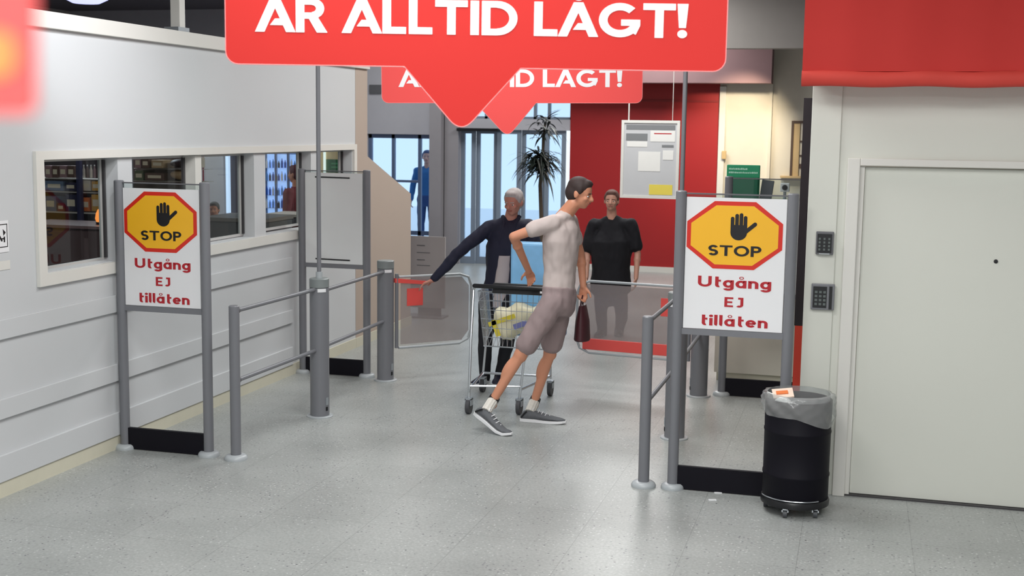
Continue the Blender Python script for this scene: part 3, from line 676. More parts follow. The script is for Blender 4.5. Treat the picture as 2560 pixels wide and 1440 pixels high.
# ------------------------------------------------------------------ wheelchair sign on left wall (only its right edge is in the frame)
yc = 6.385
t = thing('accessibility_sign', (XW, yc, 1.45), 'white and black accessibility pictogram sign at the left edge', 'sign')
s = bx('sign_plate', (XW+.001, yc-.125, 1.508), (XW+.005, yc+.122, 1.70), SIGNW, t)
o = Vector((XW+.0052, yc, 1.538)); ax, ay, n = (0, 1, 0), (0, 0, 1), (1, 0, 0)
mb = MB(); w2 = .110; h2 = .142
for q in (gl_rect(-w2, 0, w2, .005), gl_rect(-w2, h2-.005, w2, h2), gl_rect(-w2, .005, -w2+.005, h2-.005), gl_rect(w2-.005, .005, w2, h2-.005)): mb.prism(q, o, ax, ay, n, 0, .001)
mb.build('border', INK, s)
mb = MB()
for q in gl_arc(-.02, .07, .06, .06, .012, 120, 360)+gl_disc(-.035, .19, .018)+[[(-.045, .165), (-.025, .165), (-.015, .09), (-.035, .09)], [(-.03, .09), (.04, .09), (.04, .105), (-.03, .105)], [(.028, .10), (.043, .10), (.07, .045), (.055, .04)], [(.075, .16), (.105, .125), (.08, .095)], [(.055, .06), (.09, .06), (.09, .072), (.055, .072)], [(.082, .03), (.095, .03), (.095, .085), (.082, .085)]]:
    mb.prism([(x*.85+.005, y*.62+.012) for x, y in q], o, ax, ay, n, .0, .0012)
mb.build('pictogram', INK, s)
bx('notice_strip', (XW+.001, yc-.13, 1.40), (XW+.004, yc+.128, 1.455), TRIMW, t)

# ------------------------------------------------------------------ office behind the left partition
def slab(u0, v0, u1, v1, Y, dpt=.1):
    a = at(u0, v0, Y); b = at(u1, v1, Y); return (a.x, Y, b.z), (b.x, Y+dpt, a.z)
def prod(name, u0, v0, u1, v1, Y, m, label, cat, group=None, dpt=.1, kind='box'):
    lo, hi = slab(u0, v0, u1, v1, Y, dpt)
    if kind == 'bottle':
        cx, r = (lo[0]+hi[0])/2, (hi[0]-lo[0])/2; h = hi[2]-lo[2]
        t = thing(name, (cx, Y+r, lo[2]), label, cat, group)
        MB().lathe((cx, Y+r, lo[2]), [(r*.9, 0), (r, .01), (r, h*.6), (r*.45, h*.78), (r*.4, h*.9)], 14).build('bottle_body', m, t, smooth=True)
        MB().lathe((cx, Y+r, lo[2]+h*.9), [(r*.45, 0), (r*.45, h*.1)], 12).build('bottle_cap', SIGNW, t, smooth=True)
        return t
    if kind == 'sack':
        mb = MB(); mb.ball(((lo[0]+hi[0])/2, Y+dpt/2, (lo[2]+hi[2])/2), (hi[0]-lo[0])/2, dpt/2, (hi[2]-lo[2])/2, nu=20, nv=10)
        return tag(mb.build(name, m, smooth=True), label, cat, group)
    t = thing(name, ((lo[0]+hi[0])/2, Y+dpt/2, lo[2]), label, cat, group)
    bx('carton', lo, hi, m, t, bevel=.004)
    w_, h = hi[0]-lo[0], hi[2]-lo[2]
    bx('printed_label', (lo[0]+w_*.15, Y-.002, lo[2]+h*.3), (hi[0]-w_*.15, Y-.0002, lo[2]+h*.7), mat('label_paper', (226, 214, 190), .6), t)
    return t
Cc = lambda n, *rgb: mat(n, rgb, .5, var=.15, scale=25)
BRN, MAU, DKB, NAVY, BLG, YLW, ORG, TAN, MAG, CRM = (Cc('brown_pack', 92, 66, 60), Cc('mauve_pack', 150, 118, 122), Cc('dark_brown_pack', 56, 36, 38), Cc('navy_pack', 32, 34, 70), Cc('blue_grey_pack', 104, 124, 152),
    Cc('yellow_pack', 214, 162, 70), Cc('orange_pack', 220, 120, 66), Cc('tan_sack', 186, 158, 122), Cc('magenta_pack', 120, 40, 70), Cc('cream_pack', 214, 204, 190))
SHELFM = mat('shelf_cream_metal', (206, 200, 192), .5)
YS = 12.6
t = thing('shelf_unit', at(250, 500, YS+.2)*1, 'tall dark-backed shelf unit of packets seen through the first window', 'shelf')
lo, hi = slab(60, 380, 292, 520, YS+.34, .04); bx('back_panel', (lo[0], YS+.34, 0), (hi[0], YS+.38, hi[2]), mat('dark_shelf_back', (60, 54, 62), .6), t)
for v in (445, 478, 529):
    lo, hi = slab(60, v, 292, v+5, YS, .34); bx('shelf_board', lo, hi, SHELFM, t)
a = at(198, 400, YS-.02); bx('upright', (a.x-.02, YS-.06, 0), (a.x+.03, YS-.005, 2.3), mat('navy_upright', (40, 44, 84), .5), t)
g = 'packs on the shelf unit behind the first window'
for i, (u0, u1, m, nm, cl) in enumerate(((112, 127, MAU, 'carton', 'mauve'), (130, 145, BRN, 'carton', 'brown'), (148, 166, MAU, 'carton', 'pinkish'), (168, 186, BRN, 'carton', 'brown'))):
    prod('product_box', u0, 414, u1, 444.6, YS+.02, m, '%s box on the top shelf through the first window, %s from its left end' % (cl, ('first', 'second', 'third', 'fourth')[i]), 'box', g)
for i, u in enumerate((204, 213, 222, 231, 240)):
    prod('product_bottle', u, 412, u+7, 444.6, YS+.04, (CRM, BRN, CRM, MAU, BRN)[i], '%s bottle on top shelf, first window, %s right of the navy upright' % (('cream', 'brown', 'pale', 'mauve', 'dark brown')[i], ('first', 'second', 'third', 'fourth', 'fifth')[i]), 'bottle', g, kind='bottle')
for i, (u0, u1, v0, v1, m, cl) in enumerate(((112, 158, 452, 477.5, BLG, 'blue-grey'), (162, 190, 456, 477.5, NAVY, 'navy'), (205, 226, 450, 477.5, CRM, 'cream'), (229, 249, 453, 477.5, YLW, 'yellow'))):
    prod('product_box', u0, v0, u1, v1, YS+.02, m, '%s box on the middle shelf seen through the first window' % cl, 'box', g, .22)
for i, (u0, u1, v0, v1, m, cl) in enumerate(((112, 140, 490, 528.6, BLG, 'blue-grey'), (143, 160, 508, 528.6, MAG, 'magenta'), (163, 192, 486, 528.6, NAVY, 'navy'), (205, 224, 494, 528.6, ORG, 'orange'), (228, 249, 486, 528.6, YLW, 'yellow'))):
    prod('product_box', u0, v0, u1, v1, YS+.02, m, '%s box on the lowest shelf seen through the first window' % cl, 'box', g, .22)
# stock counter below, with an added emissive body imitating an orange glow
t = thing('stock_counter', at(180, 620, 11.6)*1, 'dark counter with pale top seen low in the first window', 'counter')
lo, hi = slab(40, 560, 300, 640, 11.5, .6); bx('counter_body', (lo[0], 11.5, 0), (hi[0], 12.1, hi[2]-.02), mat('counter_brown', (84, 66, 68), .5), t); bx('counter_top', (lo[0]-.02, 11.47, hi[2]-.02), (hi[0]+.02, 12.12, hi[2]+.01), mat('counter_top_mauve', (120, 98, 100), .35), t)
top = hi[2]+.01
a = at(232, 560, 11.6)
lamp = thing('orange_glow_body', (a.x, 11.75, top), 'small added body imitating an orange glow on the counter seen through the first window', 'lamp')
MB().lathe((a.x, 11.75, top), [(.05, 0), (.055, .02), (.05, .025)], 16).build('glow_base', BLACKP, lamp, smooth=True)
MB().lathe((a.x, 11.75, top+.02), [(.045, 0), (.06, .04), (.05, .10), (.03, .14)], 10).build('glowing_shade', emit_mat('orange_glow', (255, 150, 70), 1.1), lamp, smooth=True)
# second window: shelf of brown piles
t = thing('shelf_unit', at(420, 500, YS+.2)*1, 'shelf unit with brown and tan goods seen through the second window', 'shelf')
lo, hi = slab(332, 380, 497, 470, YS+.34, .04); bx('back_panel', (lo[0], YS+.34, 0), (hi[0], YS+.38, hi[2]+.05), mat('shelf_back_mauve', (122, 104, 104), .6), t)
for v in (421, 452):
    lo, hi = slab(332, v, 497, v+4, YS, .34); bx('shelf_board', lo, hi, SHELFM, t)
g = 'goods on the shelf unit behind the second window'
for u0, u1, v0, v1, m, cl, kd in ((336, 352, 392, 420.6, MAU, 'mauve upright box on the upper shelf', 'box'), (354, 372, 396, 420.6, BRN, 'brown upright box on the upper shelf', 'box'), (378, 408, 400, 420.6, TAN, 'tan low box on the upper shelf', 'box'),
        (414, 462, 397, 420.6, DKB, 'dark brown sack on the upper shelf', 'sack'), (466, 486, 394, 420.6, CRM, 'cream upright box on the upper shelf', 'box'),
        (336, 358, 426, 451.6, Cc('green_grey_pack', 96, 108, 84), 'green-grey box on the lower shelf', 'box'), (362, 410, 432, 451.6, BRN, 'brown flat box on the lower shelf', 'box'), (414, 472, 423, 451.6, TAN, 'large tan sack on the lower shelf', 'sack')):
    prod('product_box' if kd == 'box' else 'product_sack', u0, v0, u1, v1, YS+.03, m, cl+' seen through the second window', kd, g, .24, kd)
# third pane: pale board, light strip, dark post, checkout counter
Y3 = 15.2
def panel(name, u0, u1, v0, Y, m, label, cat, dpt=.06, bevel=0):
    lo, hi = slab(u0, v0, u1, 600, Y, dpt); return bx(name, (lo[0], Y, 0), (hi[0], Y+dpt, hi[2]), m, None, bevel, label=label, cat=cat)
panel('display_board', 500, 561, 360, Y3, mat('pale_board', (184, 180, 180), .5), 'pale grey board behind the pane left of the bright strip', 'board')
panel('light_column', 563, 573, 360, Y3-.1, emit_mat('cool_light_strip', (205, 228, 255), .85), 'bright bluish-white vertical light strip seen through the third pane', 'light')
panel('dark_post', 575, 590, 360, Y3, mat('dark_mauve_post', (84, 76, 82), .5), 'dark mauve post right of the bright strip inside the office', 'post')
panel('blue_banner', 599, 605, 360, Y3-.2, emit_mat('blue_glow_strip', (120, 150, 220), .5), 'thin glowing blue vertical banner strip seen through the third pane', 'banner')  # strip's brightness comes from its own emission
panel('grey_partition', 607, 648, 360, Y3, mat('grey_partition_paint', (120, 118, 118), .6), 'plain grey partition at the right side of the third pane', 'partition')
panel('red_post', 505, 509, 360, Y3-.3, Cc('dark_red_post', 150, 36, 44), 'thin dark red post beside the window mullion inside', 'post', .04)
t = thing('checkout_counter', at(580, 600, 12.4)*1, 'dark grey checkout counter seen low in the third pane', 'counter')
lo, hi = slab(500, 542, 660, 640, 12.2, .7); bx('counter_body', (lo[0], 12.2, 0), (hi[0], 12.9, hi[2]-.04), mat('counter_dark_grey', (78, 80, 82), .6), t); bx('counter_top', (lo[0]-.01, 12.18, hi[2]-.04), (hi[0]+.01, 12.92, hi[2]), mat('counter_top_grey', (120, 116, 110), .4), t)
# fourth window: lit blue cooler and ledge
Y4 = 17.0
t = thing('drinks_cooler', at(700, 500, Y4)*1, 'bright blue-lit drinks cooler seen through the fourth window', 'fridge')
lo, hi = slab(655, 380, 786, 540, Y4, .6)
bx('cabinet', (lo[0], Y4+.1, 0), (hi[0], Y4+.6, hi[2]), mat('cooler_cabinet', (150, 170, 205), .5), t)
bx('lit_back', (lo[0]+.04, Y4+.085, .2), (hi[0]-.04, Y4+.095, hi[2]-.03), emit_mat('cooler_glow', (165, 200, 255), .8), t)
for k in range(5):
    u = 655+k*31; lo, hi = slab(u, 380, u+5, 540, Y4, .04); bx('door_frame', (lo[0], Y4, 0), (hi[0], Y4+.05, hi[2]), mat('cooler_frame', (96, 104, 130), .4), t)
for v in (420, 452, 488, 520): lo, hi = slab(655, v, 786, v+3, Y4+.05, .03); bx('rack_shelf', lo, hi, SIGNW, t)
k = 0
for v in (420, 452, 488, 520):
    for u in (664, 672, 680, 694, 702, 710, 726, 734):
        k += 1; h = (18, 24, 20, 22)[k % 4]
        ci = (k*7+k//3) % 4; m = (Cc('blue_bottle', 30, 90, 190), Cc('dark_bottle', 34, 36, 60), Cc('light_blue_bottle', 120, 170, 230), SIGNW)[ci]
        bl = '%s bottle, %s from left on the %s rack of the blue-lit cooler' % (('blue', 'dark', 'light blue', 'white')[ci], ('first', 'second', 'third', 'fourth', 'fifth', 'sixth', 'seventh', 'eighth')[(k-1) % 8], ('top', 'second', 'third', 'lowest')[(k-1)//8])
        o = MB(); lo, hi = slab(u, v-h, u+6, v-.2, Y4+.055, .02); r = (hi[0]-lo[0])/2*.9; hh = hi[2]-lo[2]
        o.lathe(((lo[0]+hi[0])/2, Y4+.055, lo[2]), [(r, 0), (r, hh*.65), (r*.4, hh*.85), (r*.4, hh)], 8)
        tag(o.build('drink_bottle', m, smooth=True), bl, 'bottle', 'bottles in the blue-lit cooler')
t = thing('packing_ledge', at(720, 560, 13.4)*1, 'pale-edged ledge crossing low in the fourth window', 'counter')
lo, hi = slab(662, 534, 790, 640, 13.2, .5); bx('counter_body', (lo[0], 13.22, 0), (hi[0], 13.7, hi[2]-.03), Cc('counter_maroon', 92, 50, 50), t); bx('counter_top', (lo[0], 13.2, hi[2]-.03), (hi[0], 13.7, hi[2]), mat('pale_ledge', (216, 206, 196), .4), t)
bx('grey_band', (lo[0], 13.205, hi[2]-.12), (hi[0], 13.219, hi[2]-.04), GREYD, t)
# fifth pane: cream wall with a green poster
Y5 = 17.0
t = thing('green_poster', Vector((at(840, 410, Y5).x, Y5, 0)), 'green and cream poster board seen through the rightmost small window', 'poster')
lo, hi = slab(800, 370, 872, 440, Y5, .03); bx('cream_panel', (lo[0], Y5, lo[2]), (hi[0], Y5+.03, hi[2]), mat('poster_cream', (222, 196, 150), .6), t)
lo, hi = slab(815, 398, 866, 432, Y5-.01, .01); MB().box((lo[0], Y5+.032, 0), (lo[0]+.04, Y5+.06, hi[2])).box((hi[0]-.04, Y5+.032, 0), (hi[0], Y5+.06, hi[2])).box((lo[0]-.1, Y5-.1, 0), (hi[0]+.1, Y5+.2, .03)).build('poster_stand', GREYD, t); gp = bx('green_panel', lo, hi, mat('poster_green', (24, 96, 56), .5), t)
for v in (407, 416): lo, hi = slab(828, v, 852, v+4, Y5-.014, .003); bx('pale_line', lo, hi, mat('poster_line', (70, 150, 100), .5), gp)
lo, hi = slab(808, 370, 813, 432, Y5-.05, .03); bx('white_edge', lo, hi, emit_mat('glowing_white_edge', (235, 250, 245), .8), t)  # poster edge brightened by emission in its material
# ceiling luminaire glimpsed above the partition
a = at(215, 8, 13.5)
t = thing('ceiling_lamp', (a.x, 13.5, a.z), 'glowing bluish ceiling lamp above the left partition, top left', 'lamp')
MB().lathe((a.x, 13.5, a.z), [(.16, 0), (.26, .05), (.28, .12), (.10, .2)], 24).build('glowing_shade', emit_mat('lamp_glow', (190, 195, 255), 1.3), t, smooth=True)
MB().cyl((a.x, 13.5, a.z+.2), (a.x, 13.5, 4.3), .012).build('lamp_stem', GREYD, t)
area('office_lamp_light', (a.x, 13.5, a.z-.05), .4, .4, 18, (.85, .9, 1))

# ------------------------------------------------------------------ far right service counter and things on it
t = thing('service_counter', (-.2, 11.7, 0), 'low white service counter behind the right sign frames', 'counter')
bx('counter_body', (-1.22, 11.5, .08), (1.6, 12.1, 1.02), WW, t); bx('plinth', (-1.2, 11.53, 0), (1.58, 12.08, .08), CREAM, t); bx('counter_top', (-1.26, 11.45, 1.02), (1.64, 12.14, 1.06), TRIMW, t, bevel=.004)
GRN = mat('green_plastic', (20, 150, 104), .4); GRND = mat('deep_green_plastic', (8, 104, 72), .4)
lo, hi = slab(1816, 412, 1896, 500, 11.75, .10)
t = thing('leaflet_stand', ((lo[0]+hi[0])/2, 11.8, 1.06), 'green leaflet stand with pale text lines above the right STOP sign', 'stand')
bx('back_board', (lo[0], 11.80, 1.06), (hi[0], 11.84, hi[2]), GRN, t, bevel=.006)
bx('leaflet_tray', (lo[0]+.06, 11.76, 1.2), (hi[0]-.01, 11.798, hi[2]-.11), GRND, t, bevel=.004)
o = Vector((lo[0], 11.7995, hi[2])); mb = MB()
PGR = mat('pale_green_print', (186, 230, 210), .5)
W_ = hi[0]-lo[0]
def dashes(x0, x1, z, h, seed):
    rnd = random.Random(seed); mbb = MB(); x = x0
    while x < x1-.008:
        l_ = rnd.uniform(.006, .014); mbb.box((x, 11.7985, z), (min(x+l_, x1), 11.7998, z+h*rnd.uniform(.7, 1))); x += l_+.004
    return mbb
dashes(lo[0]+.02, lo[0]+W_*.62, hi[2]-.045, .018, 3).build('text_line', PGR, t); dashes(lo[0]+.02, hi[0]-.02, hi[2]-.078, .016, 5).build('text_line', PGR, t)
lo, hi = slab(1899, 457, 1928, 500, 11.75, .10)
t = thing('desk_monitor', ((lo[0]+hi[0])/2, 11.85, 1.06), 'dark grey tilted screen on the counter right of the green stand', 'monitor')
MB().cyl((hi[0]-.06, 11.9, 1.06), (hi[0]-.06, 11.9, lo[2]+.05), .02).build('screen_stand', GREYD, t, smooth=True)
MB().lathe((hi[0]-.06, 11.88, 1.06), [(.05, 0), (.05, .012), (.02, .02)], 20).build('stand_base', GREYD, t, smooth=True)
mb = MB(); mb.obox(((lo[0]+hi[0])/2, 11.86, (lo[2]+hi[2])/2-.03), Vector((1, 0, -.12)).normalized(), Vector((0, 1, 0)), Vector((.12, 0, 1)).normalized(), (hi[0]-lo[0])/2, .02, .13); mb.build('screen', mat('screen_grey', (96, 100, 106), .35), t, bevel=.005)
lo, hi = slab(1951, 458, 1973, 480, 11.8, .06)
t = thing('camera_unit', ((lo[0]+hi[0])/2, 11.83, 1.06), 'small pale box with round black lens, above the right STOP sign', 'camera')
MB().cyl(((lo[0]+hi[0])/2, 11.83, 1.06), ((lo[0]+hi[0])/2, 11.83, lo[2]), .014).build('support_pole', GREYL, t, smooth=True)
bx('camera_body', lo, hi, SIGNG, t, bevel=.006); MB().cyl(((lo[0]+hi[0])/2, 11.799, (lo[2]+hi[2])/2), ((lo[0]+hi[0])/2, 11.78, (lo[2]+hi[2])/2), .026, .02, 20).build('lens', BLACKP, t, smooth=True)
# black panel just behind the wall corner, red edge and leaning steel rod
a, b = at(2010, 245, 8.9), at(2050, 250, 8.9)
t = thing('black_partition', ((a.x+b.x)/2, 8.95, 0), 'narrow black panel squeezed behind the door wall corner', 'panel')
bx('black_board', (a.x, 8.9, .95), (b.x+.2, 8.94, a.z), mat('maroon_black', (30, 18, 26), .5), t); bx('red_board', (a.x+.005, 8.9, 0), (b.x+.2, 8.94, .949), mat('orange_red_board', (206, 60, 40), .5), t)
g0 = at(1984, 1000, 10.35); g1 = at(2003, 560, 10.35)
t = thing('steel_rod', (g0.x, g0.y, 0), 'thin bright steel rod standing behind the right STOP sign post', 'rod')
MB().cyl((g0.x, g0.y, .03), (g1.x, g0.y, g1.z), .012, n=12).build('rod_tube', CHROME, t, smooth=True); MB().cyl((g0.x, g0.y, 0), (g0.x, g0.y, .03), .018, n=12).build('rubber_tip', BLACKP, t, smooth=True)

# notice stand beyond the low beige return
t = thing('notice_stand', (-4.55, 14.2, 0), 'grey free-standing notice board left of the entrance doors', 'board')
a = at(1036, 590, 14.2); b = at(1112, 700, 14.2)
bx('board_panel', (a.x-.15, 14.2, .12), (b.x, 14.23, a.z), mat('notice_grey', (156, 150, 150), .6), t); bx('stand_foot', (a.x-.1, 14.1, 0), (b.x, 14.35, .02), GREYD, t); bx('stand_leg', (a.x+.05, 14.205, .02), (b.x-.05, 14.225, .12), GREYD, t)
for v in (612, 630, 648, 662):
    lo, hi = slab(1042, v, 1075 if v % 4 else 1062, v+3, 14.197, .002); bx('printed_line', lo, hi, GREYD, t)

# ------------------------------------------------------------------ potted palm
LEAF = mat('dark_palm_leaf', (26, 36, 30), .5, var=.3, scale=12); BARK = mat('palm_bark', (72, 60, 48), .8, var=.3, scale=30)
pc = at(1352, 500, 17.2); px, py = pc.x, 17.2
t = thing('potted_palm', (px, py, 0), 'tall dark-leaved potted palm before the entrance doors', 'plant')
MB().lathe((px, py, 0), [(.17, 0), (.22, .36), (.235, .36), (.235, .40), (.2, .40), (.19, .34)], 28).build('pot', mat('pot_grey', (70, 70, 74), .6), t, smooth=True)
MB().tube([(px, py, .34), (px+.02, py, .9), (px-.02, py+.02, 1.5), (px+.04, py, 2.35)], [.035, .03, .025, .015], 10).build('stem', BARK, t, smooth=True)
rnd = random.Random(5)
def frond(mb, c, az, L, up, droop, wid):
    d = Vector((math.cos(az), math.sin(az), 0)); sd = Vector((-d.y, d.x, 0)); n_ = 7; L_, R_ = [], []
    for i in range(n_+1):
        s = i/n_; p = c+d*L*s*(1-.15*droop*s)+Vector((0, 0, up*L*s-droop*L*s*s)); w_ = wid*math.sin(PI*min(1, .08+s*.92))*(1-.3*s)
        L_.append(p-sd*w_+Vector((0, 0, -.3*w_))); R_.append(p+sd*w_+Vector((0, 0, -.3*w_))); 
    b = len(mb.v); mb.v += [Vector(q) for q in L_+R_+[p+Vector((0, 0, .004)) for p in L_+R_]]; m_ = n_+1
    for i in range(n_):
        mb.f.append((b+i, b+i+1, b+m_+i+1, b+m_+i)); mb.f.append((b+2*m_+i, b+3*m_+i, b+3*m_+i+1, b+2*m_+i+1))
mb = MB()
for cz, cx_, nn, L0 in ((2.40, .04, 22, .26), (2.25, .0, 26, .34), (1.88, -.04, 120, .40), (1.74, .0, 90, .38)):
    for i in range(nn):
        c = Vector((px+cx_+rnd.uniform(-.08, .08), py+rnd.uniform(-.08, .08), cz+rnd.uniform(-.09, .09)))
        frond(mb, c, rnd.uniform(0, 2*PI), L0*rnd.uniform(.6, 1.1), rnd.uniform(.0, .8), rnd.uniform(.3, 1.1), rnd.uniform(.014, .026))
mb.build('foliage', LEAF, t)

# ------------------------------------------------------------------ shopping cart
HX0, HX1 = at(1180, 720, 9.62).x, at(1425, 720, 9.62).x
cxh = (at(1240, 720, 9.62).x+HX1)/2; HZ = 1.03
t = thing('shopping_cart', (cxh, 9.95, 0), 'steel shopping cart with black handle bar held by the walking man', 'cart')
WL = [ground(1172, 1034), ground(1298, 1036), Vector((-3.10, 10.30, 0)), Vector((-2.50, 10.34, 0))]
for i, p in enumerate(WL):
    k = thing('castor', p, None, None) if False else None
    c = MB(); c.box((p.x-.026, p.y-.03, .07), (p.x-.018, p.y+.03, .125)).box((p.x+.018, p.y-.03, .07), (p.x+.026, p.y+.03, .125)).box((p.x-.026, p.y-.03, .118), (p.x+.026, p.y+.03, .135))
    cf = c.build('castor_fork', ZINC, t)
    MB().lathe((0, 0, 0), [(0.02, -.016), (.055, -.016), (.062, -.010), (.062, .010), (.055, .016), (.02, .016)], 24)
    wv = MB(); wv.cyl((p.x-.016, p.y, .063), (p.x+.016, p.y, .063), .062, n=24); wv.build('castor_wheel', mat('castor_dark', (66, 66, 70), .5), cf, smooth=True, autos=40)
fz = .15
A, B, C, D = [Vector((p.x, p.y, fz)) for p in WL]
LX, RX = at(1172, 760, 9.62).x+.0, at(1418, 760, 9.62).x
mb = MB()
mb.tube([Vector((A.x, A.y, .135)), Vector((A.x+.005, A.y+.02, .6)), Vector((A.x-.02, 9.62, HZ-.04)), Vector((A.x-.0, 9.60, HZ))], .011, 10)
mb.tube([Vector((B.x, B.y, .135)), Vector((B.x+.03, B.y+.02, .45)), Vector((RX-.08, 9.66, .8)), Vector((RX-.02, 9.60, HZ))], .011, 10)
mb.tube([A+Vector((0, 0, .02)), Vector((A.x+.01, A.y-.002, .23)), Vector((B.x+.005, B.y, .23)), B+Vector((0, 0, .02))], .009, 8)
mb.tube([A+Vector((0, 0, .05)), C+Vector((0, 0, .02))], .011, 10); mb.tube([B+Vector((0, 0, .05)), D+Vector((0, 0, .02))], .011, 10); mb.tube([C+Vector((0, 0, .02)), D+Vector((0, 0, .02))], .011, 10)
mb.tube([C, C+Vector((.02, .05, .40))], .010, 8); mb.tube([D, D+Vector((-.02, .05, .40))], .010, 8)
mb.build('frame', CHROME, t, smooth=True)
# wire basket, tapered
bt = [Vector((A.x+.01, 9.64, .98)), Vector((RX-.05, 9.64, .98)), Vector((D.x, 10.42, .92)), Vector((C.x, 10.42, .92))]
bb = [Vector((A.x+.05, 9.70, .52)), Vector((RX-.12, 9.70, .52)), Vector((D.x-.06, 10.36, .56)), Vector((C.x+.06, 10.36, .56))]
mb = MB()
for q in (bt, bb): mb.tube([q[i % 4] for i in range(5)], .006, 6)
for k in range(1, 6): s = k/6; mb.tube([bt[i % 4].lerp(bb[i % 4], s) for i in range(5)], .0028, 5)
for i in range(4):
    j = (i+1) % 4
    for k in range(15): s = k/15; mb.tube([bt[i].lerp(bt[j], s), bb[i].lerp(bb[j], s)], .0022, 5)
for k in range(1, 15): s = k/15; mb.tube([bb[0].lerp(bb[1], s), bb[3].lerp(bb[2], s)], .0022, 5)
mb.build('wire_basket', CHROME, t, smooth=True)
h = MB(); h.cap((A.x, 9.58, HZ), (RX, 9.58, HZ), .018); hb = h.build('handle_bar', BLACKP, t, smooth=True)
ss = MB(); ss.prism([(0, -.055), (HX1-cxh+.28, -.055), (HX1-cxh+.28, .03), (0, .03)], (2*cxh-HX1-.02, 9.60, HZ), (1, 0, 0), Vector((0, .25, 1)).normalized(), (0, -1, 0), -.012, .012); sb = ss.build('child_seat_flap', BLACKP, t, bevel=.006)
bx('white_label', (at(1352, 727, 9.6).x, 9.572, HZ-.035), (at(1390, 727, 9.6).x, 9.5765, HZ-.018), SIGNW, sb)
# goods in the cart
bagc = at(1290, 805, 9.78)
t = thing('shopping_bag', (bagc.x, 9.85, .53), 'crumpled white and yellow plastic bag lying in the shopping cart', 'bag')
mb = MB(); X_ = Vector((.93, 0, .36)); Z_ = Vector((-.36, 0, .93)); Yv = Vector((0, 1, 0)); rs = []
for i in range(13):
    s = i/12; c = Vector((bagc.x-.19, 9.88, .66))+X_*.42*s; hh = .10+.035*math.sin(s*5)+.02*math.sin(s*13); dd = .09+.02*math.sin(s*7+1)
    if i in (0, 12): hh *= .7; dd *= .5
    rs.append([c+Z_*hh*math.copysign(abs(math.sin(a_))**.7, math.sin(a_))*(1+.08*math.sin(5*a_+i))+Yv*dd*math.copysign(abs(math.cos(a_))**.8, math.cos(a_)) for a_ in [2*PI*j/28 for j in range(28)]])
mb.rings(rs); bg_ = mb.build('bag_body', mat('bag_white', (222, 216, 186), .45, var=.1, scale=14, bump=.6), t, smooth=True, autos=80)
mb = MB(); mb.obox(Vector((bagc.x-.12, 9.773, .73)), X_, Yv, Z_, .12, .004, .018); mb.obox(Vector((bagc.x-.17, 9.773, .66)), X_, Yv, Z_, .02, .004, .07); mb.build('yellow_print', mat('bag_yellow', (222, 204, 60), .45), bg_)
mb = MB(); mb.obox(Vector((bagc.x+.04, 9.768, .70)), X_, Yv, Z_, .06, .004, .022); mb.build('blue_print', mat('bag_blue', (120, 124, 180), .45), bg_)
lo, hi = slab(1252, 603, 1418, 720, 9.86, .2)
t = thing('drinks_pack', ((lo[0]+hi[0])/2-.02, 9.98, .53), 'light blue and white shrink-wrapped pack standing in the cart', 'pack')
pk = bx('pack_body', (lo[0]+.05, 9.98, .57), (hi[0]-.06, 10.16, hi[2]-.02), mat('pack_light_blue', (126, 182, 226), .3, var=.2, scale=9), t, bevel=.02)
bx('white_panel', (hi[0]-.13, 9.975, .7), (hi[0]-.08, 9.979, hi[2]-.08), SIGNW, pk)

# ------------------------------------------------------------------ people
SKIN1 = mat('skin_tan', (206, 142, 112), .5, var=.05); SKIN2 = mat('skin_pink', (190, 130, 112), .5, var=.05); SKIN3 = mat('skin_light', (196, 146, 126), .5, var=.05)
EYEW = mat('eye_white', (225, 222, 218), .3); LIPM = mat('lip_rose', (160, 88, 80), .5)
def basis(f, up=(0, 0, 1)):
    f = Vector(f).normalized(); u = Vector(up); sx = f.cross(u).normalized(); u = sx.cross(f).normalized(); return sx, f, u   # right-hand side of the head, front, up
def head_mesh(mb, c, f, s=1.0, tilt_up=(0, 0, 1)):
    sx, f, u = basis(f, tilt_up); P = lambda a, b, d: c+(sx*a+f*b+u*d)*s; ax = (sx, f, u)
    mb.ball(P(0, -.008, .030), .076*s, .094*s, .088*s, ax); mb.ball(P(0, .022, -.030), .060*s, .066*s, .078*s, ax)
    mb.ball(P(0, .050, -.078), .030*s, .030*s, .026*s, ax)      # chin
    mb.ball(P(0, .062, .016), .055*s, .022*s, .020*s, ax)       # brow
    mb.cap(P(0, .088, .008), P(0, .106, -.024), .009*s, .014*s, 10); mb.ball(P(-.012, .094, -.027), .010*s); mb.ball(P(.012, .094, -.027), .010*s)
    for e in (-1, 1):
        mb.ball(P(e*.038, .060, -.022), .022*s, .022*s, .02*s, ax); mb.ball(P(e*.077, -.008, -.006), .010*s, .020*s, .032*s, ax)
    mb.ball(P(0, .082, -.052), .024*s, .012*s, .012*s, ax)
